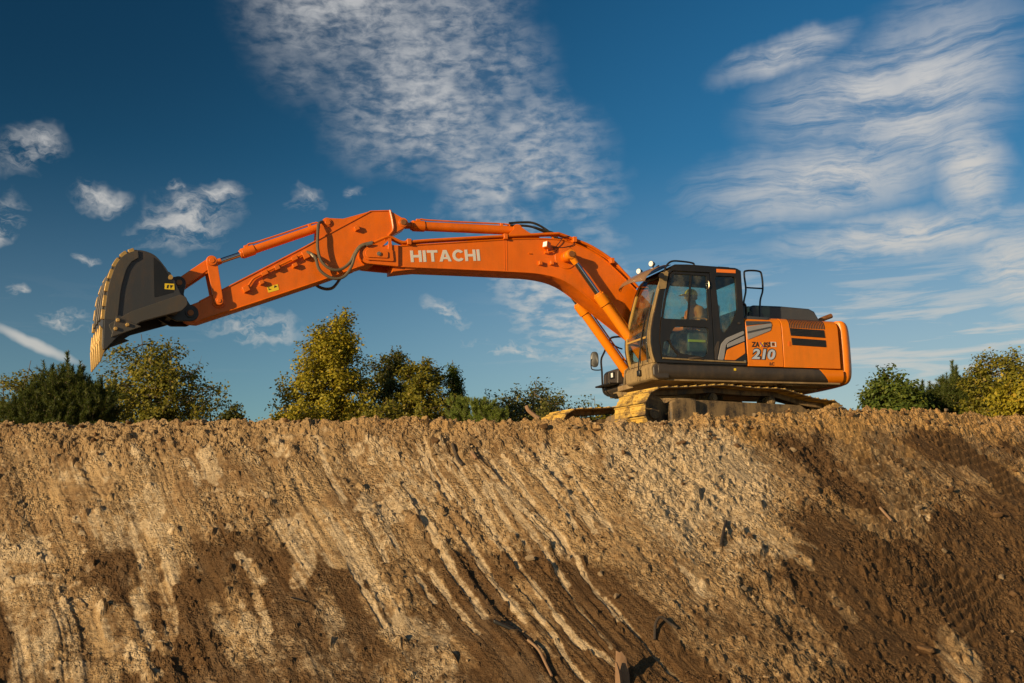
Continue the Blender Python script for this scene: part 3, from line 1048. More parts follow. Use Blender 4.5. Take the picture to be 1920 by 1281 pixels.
def build_ground():
    ni, nj = GZ.shape
    me = bpy.data.meshes.new('ground')
    co = np.stack([GX, GY, GZ], -1).reshape(-1, 3).astype(np.float32)
    idx = np.arange(ni * nj).reshape(ni, nj)
    q = np.stack([idx[:-1, :-1], idx[:-1, 1:], idx[1:, 1:], idx[1:, :-1]], -1).reshape(-1, 4)
    # make faces look upwards
    a, b, c = co[q[0, 0]], co[q[0, 1]], co[q[0, 2]]
    if np.cross(b - a, c - a)[2] < 0:
        q = q[:, ::-1]
    me.vertices.add(len(co))
    me.vertices.foreach_set('co', co.ravel())
    me.loops.add(q.size)
    me.loops.foreach_set('vertex_index', q.ravel().astype(np.int32))
    me.polygons.add(len(q))
    me.polygons.foreach_set('loop_start', np.arange(0, q.size, 4, dtype=np.int32))
    me.update(calc_edges=True)
    me.polygons.foreach_set('use_smooth', np.zeros(len(q), bool))
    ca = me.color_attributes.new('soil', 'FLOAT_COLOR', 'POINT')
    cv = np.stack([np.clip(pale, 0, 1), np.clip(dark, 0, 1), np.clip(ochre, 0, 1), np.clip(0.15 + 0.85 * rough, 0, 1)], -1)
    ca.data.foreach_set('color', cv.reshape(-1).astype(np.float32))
    fa = me.attributes.new('flow', 'FLOAT_VECTOR', 'POINT')
    fa.data.foreach_set('vector', np.stack([FS, GT, 0 * GT], -1).reshape(-1).astype(np.float32))
    me.materials.append(M['soil'])
    o = bpy.data.objects.new('ground', me)
    col.objects.link(o)
    tag(o, kind='structure')


build_ground()


# ------------------------------------------------------------------ stones and litter on the bank
def rock_verts(seed, flat=0.7, sub=2):
    bm = bmesh.new()
    bmesh.ops.create_icosphere(bm, subdivisions=sub, radius=1.0)
    r = np.random.default_rng(seed)
    pl = [(v / np.linalg.norm(v), r.uniform(0.42, 0.85)) for v in r.normal(size=(12, 3))]
    sc = np.array([r.uniform(0.8, 1.15), r.uniform(0.65, 1.0), flat * r.uniform(0.8, 1.1)])
    V = []
    for v in bm.verts:
        p = np.array(v.co)
        for n, d in pl:
            k = p @ n
            if k > d:
                p = p - n * (k - d)
        p = p * (1 + 0.10 * math.sin(5 * p[0] + seed) * math.cos(4 * p[1] - seed))
        V.append(p * sc)
    F = [tuple(v.index for v in f.verts) for f in bm.faces]
    bm.free()
    return np.array(V), F


ROCKM = []
for k in range(8):
    V, F = rock_verts(100 + k)
    ROCKM.append(MB().add(V, F).mesh('rock'))
    ROCKM[-1].polygons.foreach_set('use_smooth', [True] * len(F))
    ROCKM[-1].set_sharp_from_angle(angle=rad(28))
ROCK_BY_MAT = {}


def rock(px, size, label, mat='clod', group=None, k=0, sink=0.25, flat=None):
    s, tau = to_ground(*px) if px[1] > 700 else px
    p = place(s, tau)
    key = (k % 8, mat)
    if key not in ROCK_BY_MAT:
        me = ROCKM[k % 8].copy()
        me.materials.append(M[mat])
        ROCK_BY_MAT[key] = me
    o = bpy.data.objects.new('rock', ROCK_BY_MAT[key])
    col.objects.link(o)
    o.location = p + np.array([0, 0, size * (0.5 - sink)])
    o.scale = (size, size, size * (flat or 1.0))
    o.rotation_euler = (random.Random(k).uniform(-0.3, 0.3), 0.2, k * 1.7)
    tag(o, label, 'rock', group)
    return o


rock((797, 800), 0.11, 'rounded ochre boulder sitting alone on the edge of the bank beside the young pines', 'ochre_stone', k=1)
rock((838 - 155, 787), 0.09, 'ochre boulder on the bank edge below the dark leafy tree', 'ochre_stone', k=2)
rock((1722, 960), 0.075, 'pale angular rock in the dark soil below the crawler marks', 'stone', k=3)
rock((1878, 1082), 0.085, 'large pale angular rock low in the dark soil', 'stone', k=4)
rock((1735, 1215), 0.11, 'blunt brown rock at the foot of the dark soil', 'clod', k=5)
rock((557, 1137), 0.13, 'flat whitish stone slab lying among the tan furrows', 'stone', k=6, flat=0.3)
rock((992, 1047), 0.07, 'rounded tan rock between the tooth furrows', 'stone', k=7)
rock((1155, 1122), 0.055, 'small round pale stone beside the long tooth furrow', 'stone', k=8)
rock((1125, 1075), 0.06, 'cream rock just uphill of the small round pale stone', 'stone', k=9)
rock((986, 777), 0.08, 'pale block perched on the edge by the far crawler', 'ochre_stone', k=10)
rock((1305, 787), 0.07, 'rounded ochre rock at the foot of the near crawler', 'ochre_stone', k=11)
rock((1488, 852), 0.08, 'egg shaped pale rock below the spoil heap', 'stone', k=12)
rock((1565, 772), 0.09, 'large ochre clod heaped behind the near crawler', 'ochre_stone', k=13)
rr = random.Random(11)
n_r = 0
while n_r < 110:
    s = rr.uniform(-7.3, 8.2)
    tau = -abs(rr.gauss(0, 0.35)) if rr.random() < 0.35 else rr.uniform(-4.7, -0.1)
    if chunky[min(int((s - S_IN[0]) / ds_) + i_off, GZ.shape[0] - 1), int((tau - T_IN[0]) / dt_) + j_off] < rr.uniform(0.15, 0.6):
        continue
    rock((s, tau), min(0.10, rr.lognormvariate(math.log(0.046), 0.3)), 'loose clod of dry soil lying on the scraped bank', rr.choice(['clod', 'clod', 'stone', 'clod']),
         'loose clods on the bank', k=20 + n_r, sink=0.2)
    n_r += 1


def gravel():
    """crumbs of soil and pebbles too many to count"""
    V0, F0 = [], []
    for k in range(5):
        v, f = rock_verts(300 + k, sub=1)
        V0.append(v)
        F0.append(np.array(f))
    vs, fs, tone, off = [], [], [], 0
    n = 0
    while n < 9000:
        s = rng.uniform(-8, 9.6)
        tau = -abs(rng.normal(0, 0.4)) if rng.random() < 0.3 else rng.uniform(-5.2, 0.2)
        i, j = int((s - S_IN[0]) / ds_) + i_off, int((tau - T_IN[0]) / dt_) + j_off
        if rng.random() > 0.12 + 0.9 * chunky[i, j]:
            continue
        r = min(0.045, rng.lognormal(math.log(0.013), 0.42))
        t = crest_t(s) + tau
        p = np.array([*(CAM[:2] + s * HR + t * HF), GZ[i, j] + r * 0.3])
        k = rng.integers(5)
        a = rng.uniform(0, 6.28)
        R = np.array([[math.cos(a), -math.sin(a), 0], [math.sin(a), math.cos(a), 0], [0, 0, 1]])
        vs.append(V0[k] @ R.T * r + p)
        fs.append(F0[k] + off)
        off += len(V0[k])
        tone.append(np.full(len(V0[k]), rng.random() * (1 - 0.9 * min(1, dark[i, j])) * 0.9))
        n += 1
    V, F = np.concatenate(vs), np.concatenate(fs)
    me = bpy.data.meshes.new('loose_gravel')
    me.from_pydata(V.tolist(), [], F.tolist())
    me.update()
    at = me.attributes.new('tone', 'FLOAT', 'POINT')
    at.data.foreach_set('value', np.concatenate(tone).astype(np.float32))
    me.materials.append(M['clod'])
    o = bpy.data.objects.new('loose_gravel', me)
    col.objects.link(o)
    tag(o, 'small crumbs and pebbles scattered over the bank', 'gravel', kind='stuff')


gravel()


def stick(name, pts_px, r, mat, label, cat, lift=0.02, rs=None, base=None):
    P = []
    for k, p in enumerate(pts_px):
        q = place(*to_ground(p[0], p[1]))
        q[2] += lift if len(p) < 3 else p[2]
        P.append(q)
    P = np.array(P)
    b = P.mean(0) if base is None else P[base]
    o = MB().tube(P - b, r, 7, 4, rs).build(name, M[mat], None)
    o.location = b
    tag(o, label, cat)


def post():
    s, tau = to_ground(1168, 1290)
    b = place(s, tau)
    rt = empty('timber_stump', b)
    r = np.random.default_rng(5)
    n, lv = 14, 7
    vs, fs = [], []
    for i in range(lv):
        for k in range(n):
            t = 2 * math.pi * k / n
            top = 0.27 + 0.05 * math.sin(t + 1) + 0.02 * r.uniform(-1, 1)
            z = -0.25 + (top + 0.25) * i / (lv - 1)
            rr0 = (0.085 - 0.03 * i / (lv - 1)) * (1 + 0.16 * math.sin(3 * t + 0.5) + 0.06 * math.sin(7 * t) + r.uniform(-0.05, 0.05))
            vs.append((0.05 * z + rr0 * math.cos(t), 0.06 * z + rr0 * 0.75 * math.sin(t), z))
    for i in range(lv - 1):
        fs += [(i * n + k, i * n + (k + 1) % n, (i + 1) * n + (k + 1) % n, (i + 1) * n + k) for k in range(n)]
    vs.append((0.01, 0.01, 0.25))
    fs += [((lv - 1) * n + k, (lv - 1) * n + (k + 1) % n, lv * n) for k in range(n)]
    MB().add(vs, fs).build('trunk', M['wood'], rt, smooth=30)
    MB().tube([(0.07, 0.06, -0.1), (0.09, 0.09, 0.1), (0.12, 0.11, 0.22)], 0.03, 6, 3, [0.045, 0.03, 0.012]).build('splinter', M['wood'], rt)
    tag(rt, 'weathered brown timber stump standing up from the bank', 'stump')


post()
stick('root', [(1228, 1208, .02), (1230, 1192, .06), (1240, 1184, .09), (1256, 1188, .05), (1270, 1192, .02)], 0.016, 'root', 'dark curved root sticking out of the soil above the stump', 'root')
stick('root', [(990, 1222, .02), (1010, 1240, .05), (1024, 1262, .03), (1035, 1280, .02)], 0.014, 'wood', 'thin pale root lying in the soil near the timber stump', 'root')
stick('branch', [(1010, 778, .05), (992, 768, .17), (987, 757, .24)], 0.03, 'wood', 'short broken branch standing on the edge by the far crawler', 'branch')
stick('branch', [(1362, 985), (1358, 1010), (1352, 1035)], 0.018, 'root', 'dark twig lying on the pale chalky soil', 'branch')
stick('branch', [(848, 838), (858, 858), (868, 872)], 0.022, 'root', 'dark broken branch lying at the head of the furrows', 'branch')
stick('branch', [(884, 850), (893, 862)], 0.024, 'wood', 'short pale stick lying at the head of the furrows', 'branch')
stick('branch', [(1650, 955), (1672, 978)], 0.018, 'wood', 'pale stick lying in the dark soil beside the crawler marks', 'branch')


def rubber_scrap():
    s, tau = to_ground(945, 1190)
    b = place(s, tau)
    me = MB().obox((0, 0, 0.03), np.array([HR[0], HR[1], -0.45]) * 0.11, np.array([-HR[1], HR[0], 0]) * 0.045, (0, 0, 0.022)).mesh('rubber_scrap')
    o = link('rubber_scrap', me, M['rubber'], None, bevel=0.012)
    o.location = b
    tag(o, 'black scrap of rubber lying in the dark soil', 'scrap')


rubber_scrap()

# ------------------------------------------------------------------ excavator
EX = empty('excavator')
tag(EX, 'orange tracked excavator with its boom stretched out and bucket raised above the bank', 'excavator')
TRACK_YAW = rad(9.887)


def shoe_path():
    """closed outline of the shoe base line, in track x,z, starting at the rear bottom"""
    p = [(-1.75, 0.05), (-0.9, 0.045), (0, 0.045), (0.9, 0.045), (1.72, 0.05)]
    p += arc(1.80, 0.42, 0.37, -88, 88, 12)
    p += [(1.35, 0.815), (0.95, 0.85), (0.56, 0.885), (0.2, 0.872), (-0.1, 0.862), (-0.45, 0.868), (-0.75, 0.875), (-1.1, 0.81), (-1.5, 0.735)]
    p += arc(-1.90, 0.375, 0.345, 80, 268, 12)
    return np.array(p)


def resample(p, n):
    q = np.vstack([p, p[:1]])
    L = np.concatenate([[0], np.cumsum(np.linalg.norm(np.diff(q, axis=0), axis=1))])
    t = np.linspace(0, L[-1], n, endpoint=False)
    return np.stack([np.interp(t, L, q[:, 0]), np.interp(t, L, q[:, 1])], 1), L[-1] / n


def shoe_mesh(pitch):
    mb = MB()
    h = pitch * 0.455
    prof = [(-h, 0), (h, 0), (h, 0.010), (h - 0.003, 0.030), (h - 0.016, 0.030), (h - 0.026, 0.011), (0.012, 0.010), (0.007, 0.020), (-0.007, 0.020), (-0.012, 0.010),
            (-h + 0.014, 0.010), (-h + 0.010, 0.018), (-h, 0.018), (-h, 0.010)]
    mb.prism(prof, -0.4, 0.4)
    for y in (-0.11, -0.07, 0.07, 0.11):
        for x in (-0.035, 0.035):
            mb.cyl((x, y, 0.014), (x, y, 0.028), 0.012, n=6)
    me = mb.mesh('track_shoe')
    me.materials.append(M['shoe'])
    me.materials.append(M['undercarriage'])
    for p in me.polygons:
        if abs(p.normal.y) > 0.9 and abs(p.center.y) > 0.39:
            p.material_index = 1
    return me


def hatch_holes():
    pass


SH_P, PITCH_T = resample(shoe_path(), 50)
SHOE = shoe_mesh(PITCH_T)
for sy in (1, -1):
    side = empty('crawler', (0, 0, 0 if sy > 0 else -0.10), TRACK_YAW, EX)
    yc = 1.195 * sy
    # chain of links
    ch = MB()
    for k in range(len(SH_P)):
        a, b = SH_P[k], SH_P[(k + 1) % len(SH_P)]
        d = (b - a) / np.linalg.norm(b - a)
        nrm = np.array([d[1], -d[0]])           # outward
        c = (a + b) / 2 - nrm * 0.045
        for yy in (-0.09, 0.09):
            ch.obox((c[0], yc + yy, c[1]), (d[0] * PITCH_T * 0.49, 0, d[1] * PITCH_T * 0.49), (0, 0.02, 0), (nrm[0] * 0.042, 0, nrm[1] * 0.042))
        ch.cyl((a[0] - nrm[0] * 0.05, yc - 0.1, a[1] - nrm[1] * 0.05), (a[0] - nrm[0] * 0.05, yc + 0.1, a[1] - nrm[1] * 0.05), 0.022, n=8)
    ch.build('track_chain', M['undercarriage'], side)
    for k in range(len(SH_P)):
        a, b = SH_P[k], SH_P[(k + 1) % len(SH_P)]
        d = (b - a) / np.linalg.norm(b - a)
        o = bpy.data.objects.new('track_shoe', SHOE)
        col.objects.link(o)
        o.parent = side
        c = (a + b) / 2
        o.location = (c[0], yc, c[1])
        # local x along travel, local z outward
        o.rotation_euler = (math.pi, math.atan2(d[1], d[0]), 0) if False else (0, 0, 0)
        nrm = Vector((d[1], 0, -d[0]))
        xd = Vector((d[0], 0, d[1]))
        yd = nrm.cross(xd)
        R = Matrix((xd, yd, nrm)).transposed()
        o.rotation_euler = R.to_euler()
    # frame beam
    fr = MB()
    fr.prism(round_poly([(1.42, 0.26), (1.42, 0.60), (1.2, 0.655), (-1.35, 0.645), (-1.55, 0.54), (-1.55, 0.26)], 0.04), yc - 0.20, yc + 0.20)
    fr.build('track_frame', M['undercarriage'], side, 0.02)
    gd = MB()
    gd.prism([(1.58, 0.10), (1.58, 0.60), (1.40, 0.66), (1.05, 0.66), (1.05, 0.10)], yc + sy * 0.19, yc + sy * 0.30)
    gd.build('idler_guard', M['undercarriage'], side, 0.03)
    sg = MB()
    sg.prism([(1.02, 0.12), (1.02, 0.36), (-1.3, 0.36), (-1.3, 0.12)], yc + sy * 0.17, yc + sy * 0.24)
    sg.build('track_guard', M['undercarriage'], side, 0.01)
    MB().cyl((1.80, yc - 0.12, 0.42), (1.80, yc + 0.12, 0.42), 0.29, n=32).cyl((1.80, yc - 0.17, 0.42), (1.80, yc + 0.17, 0.42), 0.10).build('idler', M['undercarriage'], side, 0.01)
    sp = MB().cyl((-1.90, yc - 0.05, 0.375), (-1.90, yc + 0.05, 0.375), 0.24, n=32)
    for k in range(16):
        t = 2 * math.pi * k / 16
        e = np.array([math.cos(t), 0, math.sin(t)])
        sp.obox(np.array([-1.90, yc, 0.375]) + e * 0.26, e * 0.04, (0, 0.035, 0), np.array([-e[2], 0, e[0]]) * 0.022)
    sp.cyl((-1.90, yc - 0.1, 0.375), (-1.90, yc + sy * 0.21, 0.375), 0.19, 0.17, n=28)
    sp.build('sprocket', M['undercarriage'], side)
    for x in (0.56, -0.73):
        cm_ = MB().cyl((x, yc - 0.13, 0.70), (x, yc + 0.15, 0.70), 0.062, n=18)
        for yy in (-0.12, 0.02, 0.12):
            cm_.cyl((x, yc + yy - 0.02, 0.70), (x, yc + yy + 0.02, 0.70), 0.085, n=20)
        cm_.cyl((x, yc + sy * 0.15, 0.70), (x, yc + sy * 0.17, 0.70), 0.04, n=12)
        cm_.box(x - 0.05, x + 0.05, yc - 0.1, yc + 0.1, 0.60, 0.69)
        cm_.build('carrier_roller', M['undercarriage'], side)
    for k in range(8):
        x = -1.35 + k * 0.38
        MB().cyl((x, yc - 0.14, 0.185), (x, yc + 0.14, 0.185), 0.085, n=16).build('track_roller', M['undercarriage'], side)

und = empty('undercarriage', (0, 0, 0), TRACK_YAW, EX)
cf = MB()
cf.box(-0.75, 0.75, -0.6, 0.6, 0.48, 0.78)
for sx in (-1, 1):
    for sy in (-1, 1):
        cf.bar((sx * 0.45, sy * 0.4, 0.63), (sx * 1.0, sy * 1.05, 0.48), 0.24, 0.20, (0, 0, 1))
cf.build('cross_frame', M['undercarriage'], und, 0.02)
MB().cyl((0, 0, 0.76), (0, 0, 0.93), 0.62, n=40).build('swing_bearing', M['undercarriage'], und)
st = MB()
for x in (0.18, 0.48):
    st.tube([(x, 1.28, 0.28), (x, 1.30, 0.24), (x, 1.47, 0.24)], 0.014, 6)
st.bar((0.15, 1.47, 0.24), (0.51, 1.47, 0.24), 0.05, 0.02, (0, 1, 0))
st.build('step', M['undercarriage'], und)

# ---- revolving upper structure
up = MB()
plan_ = [(1.22, 1.28), (-2.30, 1.30), (-2.30, -1.30), (0.9, -1.30), (0.9, -0.4), (1.22, -0.3)]
up.plan(plan_, 0.99, 1.08)
up.plan([(0.75, 0.62), (0.75, -0.62), (-0.75, -0.9), (-2.1, -0.9), (-2.1, 0.9), (-0.75, 0.9)], 0.93, 1.0)
for x0, x1 in ((-1.05, -0.35), (-2.1, -1.15), (-0.25, 0.55)):
    up.box(x0, x1, 0.93, 1.22, 0.972, 0.992)
main_frame = up.build('main_frame', M['underbelly'], EX, 0.012)
bo = MB()
for x in np.linspace(-2.0, 0.5, 9):
    for y in (0.97, 1.18):
        bo.cyl((x, y, 0.958), (x, y, 0.974), 0.014, n=6)
bo.build('bolt_row', M['undercarriage'], main_frame)
# skirt: rounded lower rail along the left and right sides
for sy in (1, -1):
    x0 = 1.285 if sy > 0 else 0.95
    sec = [(1.10, 1.245), (1.345, 1.245), (1.36, 1.225), (1.362, 1.14), (1.345, 1.07), (1.30, 1.025), (1.22, 1.01), (1.10, 1.01)]
    n = len(sec)
    mb = MB()

    def rail(mb, xa, xb, slant):
        vs = [(xa + slant * (z - 1.01) / 0.235, sy * y, z) for y, z in sec] + [(xb, sy * y, z) for y, z in sec]
        fs = [(i, (i + 1) % n, n + (i + 1) % n, n + i) for i in range(n)] + [tuple(range(n - 1, -1, -1)), tuple(range(n, 2 * n))]
        if sy < 0:
            fs = [f[::-1] for f in fs]
        mb.add(vs, fs)

    vs = [(x0, sy * y, z) for y, z in sec] + [(-2.06 + 0.22 * (z - 1.01) / 0.235, sy * y, z) for y, z in sec]
    fs = [(i, n + i, n + (i + 1) % n, (i + 1) % n) for i in range(n)] + [tuple(range(n)), tuple(range(2 * n - 1, n - 1, -1))]
    if sy < 0:
        fs = [f[::-1] for f in fs]
    mb.add(vs, fs)
    mb.build('skirt', M['grey'], EX, 0.006, 50)
    vs = [(-2.064 + 0.22 * (z - 1.01) / 0.235, sy * y, z) for y, z in sec] + [(-2.335, sy * y, z) for y, z in sec]
    MB().add(vs, fs).build('skirt_corner', M['orange_panel'], EX, 0.006, 50)

# engine bay panels: rounded shoulder section run along x
sec = [(1.355, 1.262), (1.357, 1.6), (1.352, 1.95)] + [(1.352 - 0.16 * (1 - math.cos(rad(a))), 1.95 + 0.18 * math.sin(rad(a))) for a in (15, 30, 45, 60, 75, 90)] + [(0.6, 2.142), (0.6, 1.262)]


def body_section(name, xa, xb, mat, sy=1, parent=EX, bev=0.006):
    n = len(sec)
    vs = [(xa, sy * y, z) for y, z in sec] + [(xb, sy * y, z) for y, z in sec]
    fs = [(i, (i + 1) % n, n + (i + 1) % n, n + i) for i in range(n)] + [tuple(range(n - 1, -1, -1)), tuple(range(n, 2 * n))]
    if (sy < 0) == (xa > xb):
        pass
    else:
        fs = [f[::-1] for f in fs]
    return MB().add(vs, fs).build(name, mat, parent, bev, 40)


pf = body_section('body_panel', -0.415, -1.118, M['orange_panel'])
pd = body_section('engine_door', -1.132, -2.285, M['orange_panel'])
body_section('body_panel', 0.2, -1.118, M['orange_panel'], -1)
body_section('engine_door', -1.132, -2.285, M['orange_panel'], -1)
MB().box(-2.28, -0.42, -0.62, 0.62, 1.10, 2.115).build('engine_block', M['black'], EX)
MB().box(-0.42, 0.2, -0.42, 0.33, 1.08, 1.95).build('pump_bay', M['black'], EX, 0.02)
# dark band and silver flash on the front panel (a little proud of it)
plate('dark_panel', [round_poly([(-0.42, 1.95), (-0.42, 2.03), (-0.90, 2.045), (-0.925, 2.022)], 0.01)], 1.3545, 0.012, M['hood'], pf, 0.002)
plate('silver_flash', [round_poly([(-0.424, 1.935), (-0.918, 2.013), (-0.928, 1.985), (-0.898, 1.885), (-0.436, 1.708)], 0.02)], 1.357, 0.014, M['silver'], pf, 0.004)
plate('silver_flash', [round_poly([(-0.43, 1.85), (-0.90, 1.955), (-0.905, 1.93), (-0.432, 1.815)], 0.008)], 1.366, 0.006, M['hood'], pf, 0.002)
sh_top = MB()
sh_top.prism([(-0.42, 2.06), (-0.42, 2.135), (-0.95, 2.13), (-0.90, 2.06)], 0.9, 1.31)
sh_top.build('shoulder_cap', M['hood'], pf, 0.03, seg=3)


# louvre grilles in the engine door
def grille(loop):
    (xa, za), (xb, zb), (xc, zc), (xd, zd) = loop
    f = plate('grille', [loop], 1.357, 0.012, M['letter_black'], pd, 0.002)
    for k in range(5):
        t = (k + 0.5) / 5
        p0 = np.array([xa + (xd - xa) * t - 0.01, 1.366, za + (zd - za) * t])
        p1 = np.array([xb + (xc - xb) * t + 0.01, 1.366, zb + (zc - zb) * t])
        MB().bar(p0, p1, 0.012, 0.008).build('slat', M['black'], f)


grille([(-1.285, 1.945), (-1.985, 1.935), (-2.0, 1.80), (-1.30, 1.815)])
grille([(-1.305, 1.775), (-2.005, 1.758), (-2.012, 1.635), (-1.315, 1.65)])
for k in range(22):
    x = -1.285 - 0.71 * k / 21
    pts = [(x, y + 0.004, z + 0.002) for y, z in sec[2:8]]
    MB().tube([(x - 0.02 * i / 5, p[1], p[2]) for i, p in enumerate(pts)], 0.0075, 5, 2).build('louvre', M['letter_black'], pd)
plate('door_latch', [round_poly([(-1.235, 1.71), (-1.285, 1.71), (-1.285, 1.63), (-1.235, 1.63)], 0.01)], 1.358, 0.01, M['orange'], pd, 0.002)

# counterweight
cw = [(-2.30, 1.352), (-2.46, 1.345), (-2.60, 1.27), (-2.70, 1.12), (-2.79, 0.8), (-2.86, 0.4), (-2.88, 0)]
cw = cw + [(x, -y) for x, y in cw[-2::-1]]


def counterweight():
    """stack of plan outlines, rounded in at top and bottom"""
    lev = [(0.985, 0.42, 0.0), (1.02, 0.20, 0.0), (1.08, 0.09, 0), (1.16, 0.03, 0), (1.3, 0.0, 0), (1.75, 0.0, 0), (1.95, 0.012, 0), (2.05, 0.05, 0), (2.11, 0.12, 0), (2.135, 0.22, 0), (2.14, 0.34, 0)]
    vs, fs = [], []
    n = len(cw)
    for z, ins, _ in lev:
        for x, y in cw:
            f = 1 - ins * 0.22
            vs.append((-2.30 + (x + 2.30) * (1 - ins * 1.25), y * f if ins > 0.3 else y * (1 - ins * 0.18), z))
    for a in range(len(lev) - 1):
        for i in range(n - 1):
            fs.append((a * n + i, a * n + i + 1, (a + 1) * n + i + 1, (a + 1) * n + i))
        fs.append((a * n + n - 1, a * n, (a + 1) * n, (a + 1) * n + n - 1))
    fs.append(tuple(range(n - 1, -1, -1)))
    fs.append(tuple((len(lev) - 1) * n + i for i in range(n)))
    mb = MB()
    mb.add(vs, [f[::-1] for f in fs])
    me = mb.mesh('counterweight')
    bm = bmesh.new()
    bm.from_mesh(me)
    bmesh.ops.recalc_face_normals(bm, faces=bm.faces)
    bm.to_mesh(me)
    bm.free()
    o = link('counterweight', me, M['orange_panel'], EX, 40)
    sb = o.modifiers.new('sub', 'SUBSURF')
    sb.levels = sb.render_levels = 1
    return o


cwt = counterweight()

# raised engine hood, exhaust, handrail
hd = MB()
hd.prism([(-0.95, 2.12), (-0.93, 2.40), (-0.98, 2.455), (-1.55, 2.463), (-2.16, 2.445), (-2.27, 2.40), (-2.37, 2.24), (-2.39, 2.12)], -0.80, 0.76)
hood = hd.build('engine_hood', M['hood'], EX, 0.05, seg=4)
MB().prism([(-1.0, 2.455), (-1.0, 2.475), (-1.55, 2.482), (-1.6, 2.458)], -0.4, 0.55).build('hood_cap', M['hood'], hood, 0.01)
ex = MB().tube([(-2.45, 0.45, 2.05), (-2.52, 0.45, 2.22), (-2.62, 0.45, 2.31), (-2.86, 0.45, 2.40)], 0.045, 14, 4)
ex.build('exhaust_pipe', M['pin'], EX)
rl = MB().tube([(-0.62, 1.0, 2.15), (-0.63, 1.0, 2.42), (-0.69, 1.0, 2.66), (-0.675, 1.0, 2.93), (-0.72, 1.0, 3.0), (-0.97, 1.0, 3.01), (-1.03, 1.0, 2.94), (-1.035, 1.0, 2.68), (-0.965, 1.0, 2.46), (-0.95, 1.0, 2.13)], 0.017, 8, 5)
rl.tube([(-0.69, 1.0, 2.70), (-1.035, 1.0, 2.70)], 0.014, 8, 1)
rl.build('handrail', M['black'], EX)
MB().box(-1.0, -0.42, 0.8, 1.12, 2.11, 2.165).build('tread_plate', M['black'], EX, 0.01)
MB().tube([(-0.45, 1.05, 2.36), (-0.55, 1.05, 2.41), (-0.66, 1.0, 2.38), (-0.70, 0.95, 2.24), (-0.70, 0.95, 2.14)], 0.022, 8, 5).build('breather_hose', M['rubber'], EX)
wp = MB().box(-0.88, -0.78, 0.8, 0.9, 2.14, 2.26)
wp.cyl((-0.83, 0.85, 2.25), (-0.83, 0.85, 2.30), 0.035, n=12)
wp.build('filler_cap', M['black'], EX, 0.01)

# lettering on the panel
xl = (-1, 0, 0)
za = text_mesh('lettering', 'ZA', 0.12, (-0.50, 1.359, 1.590), xl, (0, 0, 1), M['letter_black'], pf, 0.006, 0.08, 0.003, 0.155)
for (xa, xb, mt) in ((-0.660, -0.722, 'yellow'), (-0.722, -0.660, 'violet')):
    MB().prism([(xa, 1.592), (xa - 0.02, 1.592), (xb - 0.02, 1.672), (xb, 1.672)], 1.3575, 1.362 if mt == 'yellow' else 1.3632).build('lettering', M[mt], pf)
text_mesh('lettering', 'IS', 0.12, (-0.745, 1.359, 1.590), xl, (0, 0, 1), M['letter_black'], pf, 0.006, 0.08, 0.003, 0.10)
plate('emblem', [[(-0.853, 1.60), (-0.874, 1.60), (-0.874, 1.69), (-0.853, 1.69)]], 1.359, 0.006, M['letter_black'], pf, 0.0)
plate('emblem', [[(-0.885, 1.605), (-0.99, 1.605), (-0.99, 1.69), (-0.885, 1.69)], [(-0.90, 1.618), (-0.975, 1.618), (-0.975, 1.677), (-0.90, 1.677)]], 1.359, 0.006, M['white'], pf, 0.0)
text_mesh('emblem', 'E', 0.07, (-0.915, 1.36, 1.625), xl, (0, 0, 1), M['letter_black'], pf, 0.004, 0, 0.003, 0.04)
text_mesh('lettering', '210', 0.23, (-0.485, 1.360, 1.375), xl, (0, 0, 1), M['letter_black'], pf, 0.005, 0.2, 0.020, 0.49)
text_mesh('lettering', '210', 0.23, (-0.490, 1.3645, 1.382), xl, (0, 0, 1), M['letter_chrome'], pf, 0.006, 0.2, 0.008, 0.47)
text_mesh('lettering', 'LC', 0.07, (-0.83, 1.359, 1.285), xl, (0, 0, 1), M['letter_black'], pf, 0.005, 0.2, 0.002, 0.10)
plate('reflector', [[(-0.13, 1.215), (-0.17, 1.215), (-0.17, 1.175), (-0.13, 1.175)]], 1.3635, 0.006, M['yellow'], EX, 0.001)

# ---- cab
CAB = empty('cab', (0, 0, 0), 0, EX)
FZ = [1.28, 1.42, 1.58, 1.70, 1.82, 2.03, 2.34, 2.58, 2.72, 2.80, 2.86, 2.90]
FXX = [1.315, 1.36, 1.384, 1.383, 1.372, 1.323, 1.229, 1.151, 1.09, 1.03, 0.96, 0.88]


def fx(z):
    return float(np.interp(z, FZ, FXX))


front = [(fx(z), z) for z in FZ]
outline = [(-0.395, 1.27)] + [(1.30, 1.27)] + front + [(0.75, 2.925), (-0.33, 2.925), (-0.385, 2.90)]
pillar_in = [(0.998, 2.755), (1.06, 2.584), (1.142, 2.27), (1.212, 1.912), (1.239, 1.629), (1.222, 1.36)]
door_hole = [(0.22, 1.31)] + [(1.212, 1.33)] + pillar_in[::-1] + [(0.93, 2.82), (0.225, 2.83)]
rear_win = round_poly([(0.128, 2.775), (-0.262, 2.79), (-0.266, 2.20), (-0.14, 1.965), (-0.01, 1.815), (0.045, 1.815), (0.075, 1.88)], 0.05)
plate('cab_wall', [outline, door_hole, rear_win], 1.335, 0.04, M['black'], CAB, 0.008)
plate('window_pane', [rear_win], 1.325, 0.008, M['glass'], CAB, 0)
